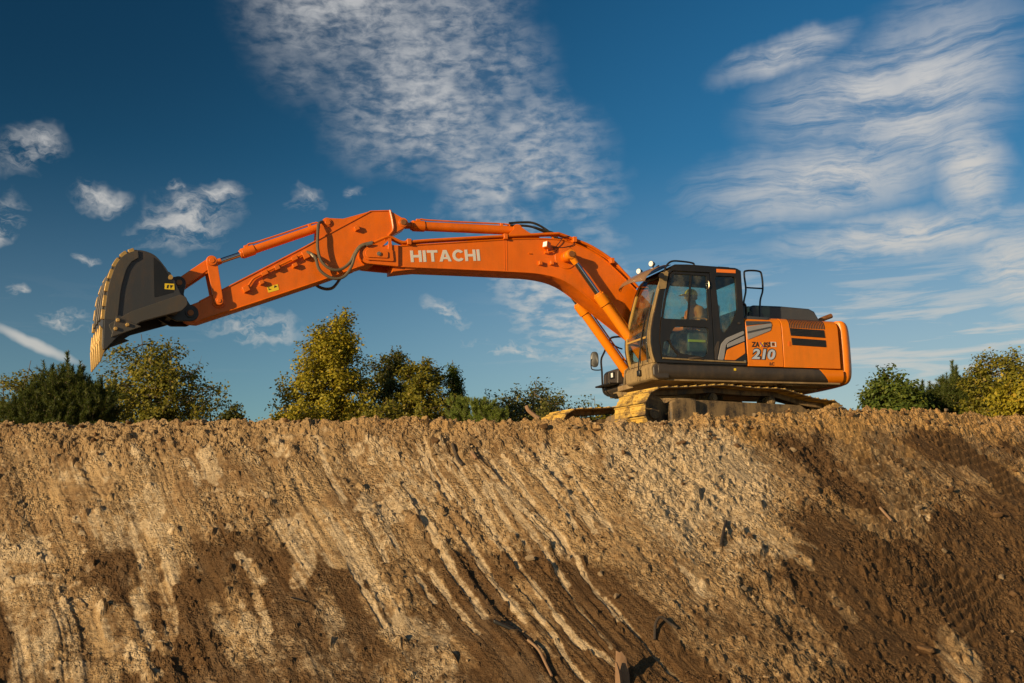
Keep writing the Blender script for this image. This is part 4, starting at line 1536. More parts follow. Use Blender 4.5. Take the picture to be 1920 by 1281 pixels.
# door
dz = [(0.235, 1.322)] + [(1.20, 1.34)] + [(x - 0.012, z) for x, z in pillar_in[::-1]] + [(0.925, 2.808), (0.238, 2.817)]
up_win = round_poly([(0.93, 2.765), (1.068, 2.368), (1.15, 2.005), (0.307, 2.008), (0.301, 2.768)], 0.03)
lo_win = round_poly([(0.95, 1.88), (1.052, 1.70), (1.0, 1.55), (0.87, 1.435), (0.42, 1.388), (0.36, 1.44), (0.316, 1.855), (0.36, 1.885)], 0.06)
lo_win2 = round_poly([(1.16, 1.62), (1.20, 1.40), (0.95, 1.365), (0.90, 1.40), (1.02, 1.53), (1.07, 1.64)], 0.03)
door = plate('door', [dz, up_win, lo_win, lo_win2], 1.343, 0.034, M['black'], CAB, 0.006)
plate('window_pane', [up_win], 1.338, 0.008, M['glass'], door, 0)
plate('window_pane', [lo_win], 1.338, 0.008, M['glass'], door, 0)
plate('window_pane', [lo_win2], 1.338, 0.008, M['glass'], door, 0)
MB().bar((0.588, 1.346, 2.77), (0.69, 1.346, 2.0), 0.022, 0.028).build('window_divider', M['black'], door)
MB().tube([(0.72, 1.365, 1.345), (0.62, 1.385, 1.36), (0.54, 1.388, 1.365), (0.46, 1.37, 1.345)], 0.022, 8, 4).build('door_handle', M['grey'], door)
MB().tube([(1.2, 1.366, 1.345), (0.85, 1.37, 1.335), (0.3, 1.37, 1.325), (-0.36, 1.368, 1.318)], 0.014, 6, 3).build('sill_trim', M['dusty'], CAB)
MB().tube([(0.28, 1.368, 2.68), (0.275, 1.385, 2.66), (0.275, 1.385, 2.58), (0.28, 1.368, 2.55)], 0.01, 6, 4).build('door_hinge', M['bolt'], door)
MB().tube([(0.63, 1.31, 2.01), (0.58, 1.29, 2.05), (0.34, 1.29, 2.05), (0.30, 1.31, 2.02)], 0.012, 6, 4).build('grab_bar', M['sticker_orange'], door)
# rear quarter: silver flash, orange wedge, vent trim
plate('silver_flash', [round_poly([(0.170, 1.348), (0.088, 1.62), (-0.015, 1.722), (-0.362, 1.862), (-0.368, 1.800), (-0.06, 1.66), (0.0, 1.60), (0.045, 1.40), (0.06, 1.348)], 0.03)], 1.359, 0.014, M['silver'], CAB, 0.004)
plate('silver_flash', [round_poly([(-0.025, 1.56), (-0.03, 1.62), (-0.068, 1.645), (-0.366, 1.775), (-0.368, 1.685)], 0.012)], 1.361, 0.014, M['silver'], CAB, 0.003)
plate('orange_wedge', [round_poly([(0.04, 1.352), (-0.02, 1.525), (-0.364, 1.668), (-0.366, 1.475), (-0.16, 1.350)], 0.02)], 1.360, 0.012, M['orange_panel'], CAB, 0.003)
plate('trim_panel', [round_poly([(0.225, 1.352), (0.215, 1.55), (0.155, 1.66), (0.115, 1.66), (0.185, 1.352)], 0.02)], 1.358, 0.01, M['grey'], CAB, 0.003)
plate('corner_bracket', [round_poly([(-0.15, 1.345), (-0.37, 1.47), (-0.388, 1.47), (-0.388, 1.30), (-0.15, 1.30)], 0.02)], 1.359, 0.012, M['black'], CAB, 0.003)
MB().cyl((-0.345, 1.35, 1.335), (-0.345, 1.378, 1.335), 0.020, n=10).build('bolt', M['bolt'], CAB)
MB().cyl((-0.28, 1.35, 1.985), (-0.28, 1.372, 1.985), 0.022, n=10).build('latch', M['grey'], CAB)
plate('reflector', [[(0.095, 2.902), (-0.275, 2.906), (-0.272, 2.848), (0.097, 2.842)]], 1.357, 0.008, M['sticker_orange'], CAB, 0.002)
# far side, rear wall, roof, floor
plate('cab_wall', [outline, round_poly([(1.25, 1.42), (1.20, 1.9), (1.05, 2.6), (0.9, 2.80), (-0.28, 2.80), (-0.28, 2.06), (0.62, 2.06), (0.86, 1.42)], 0.06)], 0.385, 0.04, M['black'], CAB, 0.008)
plate('window_pane', [round_poly([(1.26, 1.41), (1.21, 1.9), (1.06, 2.6), (0.9, 2.81), (-0.29, 2.81), (-0.29, 2.05), (0.61, 2.05), (0.85, 1.41)], 0.06)], 0.385, 0.008, M['glass'], CAB, 0)
rw = MB().box(-0.395, -0.355, 0.40, 1.318, 1.27, 1.75).box(-0.395, -0.355, 0.40, 1.318, 2.74, 2.90)
rw.box(-0.395, -0.355, 0.40, 0.47, 1.75, 2.74).box(-0.395, -0.355, 1.25, 1.318, 1.75, 2.74)
rw.build('cab_back_wall', M['black'], CAB)
MB().box(-0.38, -0.372, 0.47, 1.25, 1.75, 2.74).build('window_pane', M['glass'], CAB)
rf = MB().prism([(-0.36, 2.885), (-0.36, 2.94), (-0.30, 2.955), (0.6, 2.96), (0.86, 2.945), (0.99, 2.88), (0.94, 2.86), (0.82, 2.90), (0.6, 2.905)], 0.40, 1.316)
roof = rf.build('roof', M['black'], CAB, 0.012)
MB().box(0.0, 0.55, 0.58, 1.14, 2.955, 2.975).build('roof_hatch', M['grey'], roof, 0.008)
MB().box(-0.22, 0.0, 1.12, 1.26, 2.954, 2.975).build('roof_cap', M['black'], roof, 0.008)
MB().box(-0.39, 1.28, 0.40, 1.315, 1.255, 1.285).build('floor', M['interior'], CAB)
MB().tube([(1.10, 1.34, 2.76), (1.04, 1.345, 2.90), (0.93, 1.335, 2.985), (0.75, 1.32, 3.0), (0.52, 1.30, 2.99), (0.48, 1.29, 2.955)], 0.016, 8, 5).build('roof_rail', M['black'], CAB)


# windscreen: pillars, bars and two curved panes
def front_strip(name, ya, yb, za, zb, off, thick, mat, parent=CAB, n=16):
    zs = np.linspace(za, zb, n)
    vs, fs = [], []
    for z in zs:
        x = fx(z) + off
        vs += [(x, ya, z), (x, yb, z), (x - thick, yb, z), (x - thick, ya, z)]
    for i in range(n - 1):
        a, b = 4 * i, 4 * i + 4
        for k in range(4):
            fs.append((a + k, a + (k + 1) % 4, b + (k + 1) % 4, b + k))
    fs += [(3, 2, 1, 0), tuple(4 * (n - 1) + k for k in range(4))]
    return MB().add(vs, fs).build(name, mat, parent, 0, 40)


front_strip('windscreen_pillar', 1.255, 1.312, 1.285, 2.885, 0.004, 0.06, M['dusty'])
front_strip('windscreen_pillar', 0.408, 0.445, 1.285, 2.885, 0.004, 0.06, M['dusty'])
front_strip('pillar_trim', 1.225, 1.252, 1.30, 2.84, 0.012, 0.03, M['dusty'])
front_strip('pillar_trim', 0.447, 0.480, 1.32, 2.82, 0.014, 0.03, M['frame_gold'])
front_strip('windscreen', 0.482, 1.223, 1.735, 2.80, -0.004, 0.008, M['glass_front'])
front_strip('windscreen', 0.482, 1.223, 1.36, 1.70, -0.004, 0.008, M['glass_front'])
MB().box(fx(1.72) - 0.03, fx(1.72) + 0.008, 0.46, 1.25, 1.70, 1.735).build('screen_bar', M['frame_gold'], CAB, 0.006)
MB().box(fx(1.33) - 0.05, fx(1.33) + 0.008, 0.46, 1.25, 1.285, 1.36).build('screen_bar', M['dusty'], CAB, 0.01)
MB().prism([(fx(2.80) + 0.01, 2.80), (fx(2.88), 2.885), (0.80, 2.90), (0.80, 2.86), (0.95, 2.80)], 0.46, 1.25).build('screen_header', M['black'], CAB, 0.01)
# base below the windscreen with pressed ribs
fb = MB().prism([(1.10, 0.995), (1.335, 0.995), (1.385, 1.03), (1.395, 1.20), (1.355, 1.278), (1.10, 1.278)], 0.37, 1.30)
base = fb.build('cab_base', M['dusty'], CAB, 0.02, seg=3)
for y in (0.80, 0.90, 1.12, 1.22):
    MB().bar((1.392, y, 1.035), (1.400, y, 1.20), 0.022, 0.012).build('rib', M['dusty'], base, 0.004)
MB().prism([(1.08, 1.01), (1.30, 1.01), (1.37, 1.06), (1.375, 1.2), (1.33, 1.262), (1.08, 1.262)], 1.303, 1.352).build('base_corner', M['grey'], CAB, 0.025, seg=3)
# wiper
MB().tube([(1.425, 0.93, 1.16), (1.425, 0.95, 1.30), (1.405, 1.02, 1.62), (1.345, 1.08, 2.02), (1.33, 1.085, 2.06)], 0.012, 6, 4).build('wiper_arm', M['black'], CAB)
MB().tube([(1.415, 1.00, 1.30), (1.43, 1.04, 1.55), (1.405, 1.07, 1.80), (1.30, 1.10, 2.20)], 0.009, 5, 4).build('wiper_blade', M['rubber'], CAB)
MB().tube([(1.375, 1.16, 1.30), (1.40, 1.20, 1.60), (1.375, 1.19, 1.83), (1.30, 1.17, 2.15), (1.20, 1.16, 2.48)], 0.012, 6, 4).build('washer_hose', M['rubber'], CAB)
MB().box(1.39, 1.44, 0.88, 0.98, 1.10, 1.20).build('wiper_motor', M['black'], CAB, 0.01)


# rain visor
def visor():
    prof = [(0.93, 2.93), (1.10, 2.92), (1.25, 2.88), (1.40, 2.81), (1.52, 2.72), (1.57, 2.64)]
    ny = 14
    vs, fs = [], []
    for i, (x, z) in enumerate(prof):
        k = i / (len(prof) - 1)
        for j in range(ny):
            t = j / (ny - 1)
            y = 0.40 + (1.30 - 0.40) * t
            e = 1 - (2 * t - 1) ** 2
            xx = 0.93 + (x - 0.93) * (1 - 0.22 * (abs(2 * t - 1) ** 4))
            vs.append((xx, y, z - 0.015 * k * (1 - e)))
    for i in range(len(prof) - 1):
        for j in range(ny - 1):
            fs.append((i * ny + j, i * ny + j + 1, (i + 1) * ny + j + 1, (i + 1) * ny + j))
    o = MB().add(vs, fs).build('rain_visor', M['visor'], CAB, 0, 60)
    s = o.modifiers.new('solid', 'SOLIDIFY')
    s.thickness = 0.006
    return o


visor()
plate('visor_bracket', [round_poly([(1.175, 2.77), (1.02, 2.80), (1.085, 2.50), (1.23, 2.485)], 0.03)], 1.372, 0.012, M['dusty'], CAB, 0.003)
MB().cyl((1.17, 1.38, 2.70), (1.19, 1.44, 2.70), 0.035, 0.03, n=14).cyl((1.19, 1.43, 2.70), (1.195, 1.455, 2.70), 0.05, 0.045, n=16).build('horn', M['black'], CAB)


def work_light(p, d, r, parent, name='work_light'):
    p, d = np.array(p, float), np.array(d, float)
    d /= np.linalg.norm(d)
    b = MB().cyl(p - d * 0.07, p, r * 0.6, r, n=18)
    b.cyl(p - d * 0.09 - np.array([0, 0, 0.0]), p - d * 0.06, r * 0.3, n=10)
    b.tube([p - d * 0.05, p - d * 0.05 - np.array([0, 0, r * 1.5])], 0.014, 6, 1)
    o = b.build(name, M['black'], parent)
    MB().cyl(p, p + d * 0.012, r * 0.92, r * 0.8, n=18).build('lens', M['lens'], o)


work_light((1.13, 0.98, 3.015), (1, 0.35, -0.05), 0.052, CAB)
work_light((1.10, 0.46, 3.005), (1, 0.35, -0.05), 0.052, CAB)
MB().bar((0.95, 0.43, 2.945), (1.05, 1.10, 2.955), 0.03, 0.02, (0, 0, 1)).build('light_bracket', M['black'], CAB)

# cab interior
seat = MB()
seat.box(0.02, 0.56, 0.62, 1.10, 1.62, 1.76)
st_ = seat.build('seat', M['seat'], CAB, 0.05, seg=3)
MB().prism([(-0.08, 1.72), (0.08, 1.72), (0.0, 2.36), (-0.12, 2.36)], 0.64, 1.08).build('seat_back', M['seat'], CAB, 0.05, seg=3)
MB().box(-0.13, -0.03, 0.74, 0.98, 2.38, 2.56).build('head_rest', M['seat'], CAB, 0.04, seg=3)
MB().box(0.04, 0.49, 0.66, 1.06, 1.29, 1.60).build('seat_base', M['interior'], CAB, 0.03)
for yy in (0.50, 1.14):
    MB().box(0.08, 0.62, yy - 0.06, yy + 0.06, 1.5, 1.86).build('console', M['interior'], CAB, 0.03)
    MB().cyl((0.64, yy, 1.85), (0.66, yy, 2.02), 0.018, n=8).cyl((0.66, yy, 2.0), (0.665, yy, 2.09), 0.028, 0.022, n=10).build('joystick', M['rubber'], CAB)
MB().box(0.98, 1.02, 0.46, 0.62, 1.95, 2.15).tube([(1.0, 0.5, 1.3), (1.0, 0.5, 1.95)], 0.02, 6, 1).build('monitor', M['interior'], CAB, 0.01)
MB().bar((0.95, 0.8, 1.3), (1.02, 0.8, 1.65), 0.05, 0.02).bar((0.95, 0.95, 1.3), (1.02, 0.95, 1.65), 0.05, 0.02).build('travel_lever', M['rubber'], CAB)
MB().box(0.30, 0.62, 1.20, 1.22, 1.66, 1.70).build('decal', M['yellow'], CAB)

# right-hand front corner: tank box, step, rail, mirror
fbx = MB().prism(round_poly([(0.10, 1.09), (0.10, 1.50), (0.93, 1.50), (1.0, 1.44), (1.02, 1.09)], 0.05), -1.33, -0.72)
tank = fbx.build('tool_box', M['grey'], EX, 0.02)
MB().box(1.015, 1.03, -1.0, -0.83, 1.31, 1.43).build('lamp_recess', M['black'], tank)
MB().box(1.028, 1.036, -0.93, -0.86, 1.33, 1.41).build('lamp_lens', M['lens'], tank)
MB().prism([(0.45, 1.03), (0.95, 1.03), (1.03, 1.10), (1.03, 1.17), (0.45, 1.17)], -1.33, -0.50).build('deck_plate', M['grey'], EX, 0.015)
MB().box(0.98, 1.24, -1.20, -0.58, 1.165, 1.195).build('step_plate', M['black'], EX, 0.008)
MB().prism([(0.62, 0.95), (0.95, 0.95), (0.98, 1.05), (0.98, 1.16), (0.62, 1.16)], -1.0, -0.5).build('cover_panel', M['dusty'], EX, 0.03)
MB().tube([(0.88, -0.85, 0.98), (1.0, -0.98, 0.99), (1.10, -1.08, 1.05), (1.13, -1.10, 1.18), (1.135, -1.1, 1.45), (1.14, -1.1, 1.68), (1.07, -1.1, 1.83), (0.97, -1.1, 2.02), (0.86, -1.1, 2.12), (0.35, -1.1, 2.13), (0.25, -1.1, 2.02), (0.25, -1.1, 1.5)], 0.019, 8, 5).build('hand_rail', M['black'], EX)
MB().tube([(0.97, -1.1, 2.02), (0.80, -1.1, 1.93), (0.70, -1.1, 1.90)], 0.015, 6, 3).build('rail_brace', M['black'], EX)
MB().cyl((0.93, -0.88, 0.99), (1.0, -0.88, 0.98), 0.055, 0.05, n=14).build('rail_clamp', M['black'], EX)
mi = MB().tube([(1.13, -1.1, 1.50), (1.20, -1.12, 1.49), (1.29, -1.15, 1.50), (1.32, -1.16, 1.54), (1.32, -1.16, 1.66), (1.30, -1.15, 1.70)], 0.011, 7, 4)
mia = mi.build('mirror_arm', M['black'], EX)
mr = MB()
nm = 28
c0 = np.array([1.262, -1.13, 1.69])
ax_ = np.array([0.60, 0.80, 0.0])
ax_ = ax_ / np.linalg.norm(ax_)
side_ = np.array([-ax_[1], ax_[0], 0])
vs = []
for off, k in ((-0.025, 0.8), (-0.012, 1.0), (0.006, 1.0), (0.012, 0.92)):
    for j in range(nm):
        t = 2 * math.pi * j / nm
        ct_, st2 = math.cos(t), math.sin(t)
        w = 0.075 * np.sign(ct_) * abs(ct_) ** 0.7 * k
        h = 0.145 * np.sign(st2) * abs(st2) ** 0.7 * k
        vs.append(c0 + ax_ * off + side_ * w + np.array([0, 0, h]))
fs = [(a * nm + j, a * nm + (j + 1) % nm, (a + 1) * nm + (j + 1) % nm, (a + 1) * nm + j) for a in range(3) for j in range(nm)]
fs += [tuple(range(nm - 1, -1, -1)), tuple(range(3 * nm, 4 * nm))]
mr.add(vs, fs).build('mirror', M['mirror'], mia, 0, 40)

# ---- boom
FOOT = (0.15, 1.72)
boom_out = [(5.372, 3.224), (4.4, 3.352), (3.463, 3.476), (2.95, 3.527), (2.55, 3.545), (2.303, 3.520), (2.063, 3.455), (1.72, 3.300), (1.465, 3.110), (1.191, 2.868),
            (0.75, 2.46), (0.30, 1.98), (0.17, 1.92)] + arc(FOOT[0], FOOT[1], 0.20, 110, 270, 8) + [
            (0.40, 1.535), (0.8, 1.735), (1.3, 2.06), (1.808, 2.422), (1.96, 2.527), (2.194, 2.692), (2.395, 2.801), (2.63, 2.872), (2.931, 2.905), (3.26, 2.907),
            (4.07, 2.896), (4.9, 2.880), (5.40, 2.870)]
BW = 0.225
boom = plate('boom', [boom_out], 0, BW * 2, M['orange'], EX, 0.012)
# top and bottom plates overhang a little as weld edges
for yy in (-1, 1):
    e = MB()
    top = [p for p in boom_out[:11]]
    e.tube([(x, yy * (BW + 0.004), z - 0.01) for x, z in top], 0.013, 5, 2)
    bot = boom_out[22:]
    e.tube([(x, yy * (BW + 0.004), z + 0.01) for x, z in bot], 0.011, 5, 2)
    e.build('weld_flange', M['orange'], boom)
# fork that carries the arm pin
PIN_A = (5.795, 3.053)
fork = round_poly([(5.32, 3.232), (5.62, 3.205)] + arc(PIN_A[0], PIN_A[1], 0.165, 80, -95, 10) + [(5.32, 2.872)], 0.02)
for yy in (-1, 1):
    fo = plate('boom_fork', [fork], yy * 0.242, 0.05, M['orange'], boom, 0.008)
    plate('fork_boss', [round_poly([(5.40, 2.945), (5.42, 3.145), (5.82, 3.145)] + arc(PIN_A[0], PIN_A[1], 0.115, 75, -80, 8) + [(5.80, 2.945)], 0.03)], yy * 0.278, 0.03, M['orange'], fo, 0.006)
    plate('pin_keeper', [round_poly([(5.50, 2.99), (5.50, 3.10), (5.80, 3.12)] + arc(PIN_A[0], PIN_A[1], 0.075, 70, -70, 6) + [(5.80, 2.985)], 0.03)], yy * 0.300, 0.022, M['orange'], fo, 0.005)
    MB().cyl((5.655, yy * 0.305, 3.05), (5.655, yy * 0.33, 3.05), 0.035, n=12).cyl((5.655, yy * 0.325, 3.05), (5.655, yy * 0.338, 3.05), 0.017, n=6).build('keeper_bolt', M['bolt'], fo)
MB().prism([(5.40, 2.872), (5.40, 2.80), (5.15, 2.845), (4.9, 2.88)], -0.2, 0.2).build('fork_web', M['orange'], boom)
MB().box(3.437, 3.449, BW - 0.01, BW + 0.005, 2.905, 3.465).build('weld_seam', M['orange'], boom)
MB().box(3.475, 3.485, BW - 0.01, BW + 0.004, 2.905, 3.463).build('weld_seam', M['orange'], boom)
for x, z in ((2.85, 3.09), (2.64, 3.105)):
    MB().box(x - 0.03, x + 0.03, BW - 0.01, BW + 0.06, z - 0.035, z + 0.035).build('pipe_pad', M['orange'], boom, 0.006)
# cylinder pin boss on the boom
BP = (2.369, 3.223)
MB().cyl((BP[0], -BW - 0.012, BP[1]), (BP[0], BW + 0.012, BP[1]), 0.20, n=40).build('boss_plate', M['orange'], boom, 0.005)
MB().cyl((BP[0], -0.36, BP[1]), (BP[0], 0.36, BP[1]), 0.095, n=28).build('boss', M['orange'], boom, 0.008)
# boom lettering
BASE = np.array([5.103, 2.968])
DIRX = np.array([-1.189, 0.100])
LW = np.linalg.norm(DIRX)
DIRX = DIRX / LW
DIRZ = np.array([-DIRX[1], DIRX[0]]) * -1
Cl = [(0.52 + 0.52 * math.cos(rad(a)), 0.5 + 0.52 * math.sin(rad(a))) for a in np.linspace(36, 324, 26)] + \
     [(0.52 + 0.265 * math.cos(rad(a)), 0.5 + 0.295 * math.sin(rad(a))) for a in np.linspace(318, 42, 24)]
Hl = [(0, 0), (.25, 0), (.25, .39), (.70, .39), (.70, 0), (.95, 0), (.95, 1), (.70, 1), (.70, .61), (.25, .61), (.25, 1), (0, 1)]
Il = [(0, 0), (.25, 0), (.25, 1), (0, 1)]
Tl = [(.325, 0), (.575, 0), (.575, .79), (.9, .79), (.9, 1), (0, 1), (0, .79), (.325, .79)]
Al = [(0, 0), (.27, 0), (.345, .2), (.705, .2), (.78, 0), (1.05, 0), (.68, 1), (.37, 1)]
Ah = [(.41, .385), (.64, .385), (.525, .72)]
word = [([Hl], .95), ([Il], .25), ([Tl], .9), ([Al, Ah], 1.05), ([Cl], .97), ([Hl], .95), ([Il], .25)]
gap = 0.115
tot = sum(w for _, w in word) + gap * 6
cur = 0.0
LH = 0.192
for loops, w in word:
    ls = []
    for lp in loops:
        ls.append([tuple(BASE + DIRX * ((cur + x) / tot * LW) + np.array([0.084, 1.0]) * (y * LH)) for x, y in lp])
    plate('letter', ls, BW + 0.001, 0.008, M['white'], boom, 0.0, None)
    cur += w + gap

# hydraulic lines along the boom
pp = MB()
main_pipe = [(5.736, .27, 3.235), (5.531, .27, 3.338), (5.43, .26, 3.350), (5.263, .25, 3.29), (5.138, .25, 3.300), (4.715, .25, 3.362), (3.469, .25, 3.520), (2.601, .25, 3.625), (2.45, .24, 3.63),
             (2.185, .22, 3.560), (1.875, .22, 3.46), (1.496, .22, 3.25), (1.258, .22, 3.03), (1.0, .22, 2.78)]
pp.tube(main_pipe, 0.024, 8, 4)
pp.build('hydraulic_pipe', M['orange'], boom)
MB().tube([(x, y - 0.075, z - 0.01) for x, y, z in main_pipe[1:]], 0.022, 8, 4).build('hydraulic_pipe', M['orange'], boom)
MB().tube([(2.5, -0.05, 3.63), (2.185, 0.02, 3.585), (1.875, 0.02, 3.49), (1.496, 0.02, 3.28), (1.2, 0.02, 3.01)], 0.026, 8, 4).build('hydraulic_pipe', M['orange'], boom)
for x, z in ((5.46, 3.17), (5.14, 3.28), (3.47, 3.49), (2.2, 3.53), (1.5, 3.20)):
    MB().box(x - 0.035, x + 0.035, 0.14, 0.285, z - 0.03, z + 0.065).build('pipe_clamp', M['orange'], boom, 0.006)
MB().bar((5.455, 0.28, 3.12), (5.47, 0.28, 3.33), 0.02, 0.05).bar((5.60, 0.275, 3.20), (5.50, 0.275, 3.30), 0.015, 0.03).build('pipe_bracket', M['orange'], boom)
for k, yy in enumerate((-0.02, -0.09, 0.05)):
    MB().tube([(3.30, yy, 3.83 - 0.03 * k), (3.05, yy, 3.865 - 0.04 * k), (2.86, yy, 3.87 - 0.05 * k), (2.69, yy, 3.81 - 0.04 * k), (2.50, yy, 3.69), (2.42, yy, 3.58)], 0.021, 8, 5).build('hose', M['rubber'], boom)
MB().tube([(2.60, .24, 3.34), (2.50, .26, 3.46), (2.42, .26, 3.56), (2.30, .25, 3.60)], 0.008, 6, 4).build('wire', M['rubber'], boom)
MB().tube([(2.60, .235, 3.38), (2.40, .24, 3.40), (2.24, .24, 3.45), (2.20, .24, 3.50)], 0.007, 6, 4).build('wire', M['rubber'], boom)
lb = MB().obox((2.74, 0.30, 3.395), (0.045, 0.03, 0.012), (-0.02, 0.045, 0), (-0.008, 0, 0.055))
lbo = lb.build('boom_light', M['orange'], boom, 0.006)
MB().obox((2.787, 0.332, 3.405), (0.004, 0.003, 0.001), (-0.02, 0.036, 0), (-0.007, 0, 0.042)).build('lens', M['lens'], lbo)
MB().tube([(2.72, 0.27, 3.345), (2.70, 0.27, 3.29), (2.60, 0.27, 3.315)], 0.012, 6, 3).box(2.69, 2.76, 0.22, 0.27, 3.265, 3.305).build('light_bracket', M['orange'], lbo)
MB().tube([(3.05, 0.236, 3.25), (3.00, 0.236, 3.25)], 0.01, 5, 1).build('grease_nipple', M['orange'], boom)


def cylinder(name, a, b, y, r_b, r_c, r_r, frac, mat, rod_eye=0.075, eye_w=0.09, line=True):
    """hydraulic cylinder with barrel at a and rod eye at b"""
    a, b = np.array([a[0], y, a[1]]), np.array([b[0], y, b[1]])
    L = np.linalg.norm(b - a)
    d = (b - a) / L
    g_ = a + d * L * frac
    mb = MB().cyl(a + d * 0.05, g_, r_b, n=28)
    mb.cyl(a - np.array([0, eye_w, 0]), a + np.array([0, eye_w, 0]), r_b * 1.05, n=24)
    root = mb.build(name, mat, EX, 0.006)
    col_ = MB().cyl(g_ - d * 0.20, g_, r_c, n=28).cyl(g_ - d * 0.002, g_ + d * 0.035, r_c * 0.80, n=24)
    for k in range(8):
        t = 2 * math.pi * k / 8
        nn = np.cross(d, (0, 1, 0))
        e = math.cos(t) * nn + math.sin(t) * np.array([0, 1, 0])
        col_.cyl(g_ + e * r_c * 0.84 - d * 0.01, g_ + e * r_c * 0.84 + d * 0.012, 0.010, n=6)
    col_.build('cylinder_head', mat, root, 0.005)
    MB().cyl(g_, b - d * rod_eye, r_r, n=24).build('rod', M['chrome'], root)
    MB().cyl(b - np.array([0, eye_w, 0]), b + np.array([0, eye_w, 0]), rod_eye, n=24).cyl(b - d * (rod_eye + 0.10), b, r_r * 1.1, r_r * 1.35, n=20).build('rod_eye', mat, root, 0.006)
    MB().cyl(b - np.array([0, eye_w + 0.025, 0]), b + np.array([0, eye_w + 0.025, 0]), rod_eye * 0.62, n=20).build('pin', M['pin'], root)
    MB().cyl(a - np.array([0, eye_w + 0.025, 0]), a + np.array([0, eye_w + 0.025, 0]), rod_eye * 0.62, n=20).build('pin', M['pin'], root)
    if line:
        up = np.cross(d, (0, 1, 0))
        if up[2] < 0:
            up = -up
        q = lambda s, h: a + d * s + up * h
        LB = L * frac
        MB().tube([q(LB - 0.10, r_c + 0.002), q(LB - 0.16, r_c + 0.03), q(LB - 0.26, r_b + 0.035), q(LB * 0.5, r_b + 0.03), q(0.18, r_b + 0.03), q(0.10, r_b)], 0.014, 7, 4).build('feed_pipe', mat, root)
        MB().obox(q(LB - 0.10, r_c + 0.005), d * 0.035, up * 0.02, (0, 0.03, 0)).obox(q(0.25, r_b + 0.01), d * 0.025, up * 0.028, (0, 0.03, 0)).build('pipe_clamp', mat, root, 0.004)
    return root


for yy in (0.425, -0.425):
    cylinder('boom_cylinder', (0.945, 1.335), BP, yy, 0.083, 0.100, 0.047, 0.645, M['orange_cyl'], 0.085, 0.06)
MB().prism([(0.75, 1.1), (1.08, 1.1), (1.05, 1.38), (0.95, 1.45), (0.84, 1.40)], 0.33, 0.36).prism([(0.75, 1.1), (1.08, 1.1), (1.05, 1.38), (0.95, 1.45), (0.84, 1.40)], -0.36, -0.33).build('cylinder_bracket', M['dusty'], EX, 0.01)
for yy in (-1, 1):
    plate('boom_bracket', [round_poly([(0.55, 1.08), (0.0, 1.08), (-0.25, 1.5)] + arc(FOOT[0], FOOT[1], 0.24, 160, 20, 8) + [(0.5, 1.5)], 0.02)], yy * 0.27, 0.05, M['grey'], EX, 0.006)
cylinder('arm_cylinder', (3.193, 3.700), (5.215, 3.640), 0.0, 0.078, 0.092, 0.046, 0.900, M['orange'], 0.070, 0.07)
for yy in (-0.105, 0.105):
    plate('arm_cylinder_bracket', [round_poly([(3.50, 3.46), (3.26, 3.70)] + arc(3.193, 3.700, 0.085, 20, 160, 6) + [(3.0, 3.66), (2.68, 3.53)], 0.01)], yy, 0.035, M['orange'], boom, 0.005)

# ---- arm
BKP = (8.497, 1.974)      # bucket pin
ACP = (5.215, 3.640)      # arm cylinder pin
arm_out = [(8.40, 1.845), (7.5, 2.205), (6.614, 2.560), (5.95, 2.845), (5.80, 2.90), (5.68, 2.95), (5.60, 3.08), (5.52, 3.28), (5.44, 3.39), (5.20, 3.545)] + arc(ACP[0], ACP[1], 0.085, 235, 80, 8) + \
          [(5.44, 3.832), (5.756, 3.797), (6.583, 3.274), (6.788, 3.140), (7.4, 2.765), (8.09, 2.345), (8.40, 2.155)] + arc(BKP[0], BKP[1], 0.125, 75, -95, 10)
AW = 0.165
arm = plate('arm', [arm_out], 0, AW * 2, M['orange'], EX, 0.010)
for yy in (-1, 1):
    e = MB().tube([(x, yy * (AW + 0.004), z - 0.008) for x, z in ((5.44, 3.832), (5.756, 3.797), (6.583, 3.274), (6.788, 3.140), (7.4, 2.765), (8.09, 2.345), (8.38, 2.17))], 0.012, 5, 1)
    e.tube([(x, yy * (AW + 0.004), z + 0.008) for x, z in ((8.36, 1.865), (7.5, 2.205), (6.614, 2.560), (5.98, 2.83))], 0.011, 5, 1)
    e.build('weld_flange', M['orange'], arm)
    MB().tube([(5.435, yy * 0.175, 3.83), (5.40, yy * 0.18, 3.66), (5.39, yy * 0.18, 3.50), (5.47, yy * 0.175, 3.39)], 0.02, 6, 4).build('stiffener', M['orange'], arm)
    MB().cyl((ACP[0], yy * 0.05, ACP[1]), (ACP[0], yy * 0.185, ACP[1]), 0.078, n=24).build('boss', M['orange'], arm, 0.006)
    MB().cyl((ACP[0], yy * 0.18, ACP[1]), (ACP[0], yy * 0.20, ACP[1]), 0.048, n=20).build('pin', M['pin'], arm, 0.004)
    plate('bucket_cylinder_bracket', [round_poly([(6.62, 3.25), (6.61, 3.44)] + arc(6.45, 3.546, 0.088, -10, 110, 6) + [(6.20, 3.635), (5.95, 3.725), (5.76, 3.795), (5.9, 3.68)], 0.01)], yy * 0.125, 0.04, M['orange'], arm, 0.005)
    MB().cyl((6.45, yy * 0.14, 3.546), (6.45, yy * 0.165, 3.546), 0.07, n=24).cyl((6.45, yy * 0.16, 3.546), (6.45, yy * 0.18, 3.546), 0.045, n=20).build('boss', M['orange'], arm, 0.005)
    MB().cyl((8.101, yy * 0.15, 2.167), (8.101, yy * 0.20, 2.167), 0.095, n=24).build('boss', M['orange'], arm, 0.006)
MB().cyl((PIN_A[0], -0.20, PIN_A[1]), (PIN_A[0], 0.20, PIN_A[1]), 0.17, n=32).build('boss', M['orange'], arm)
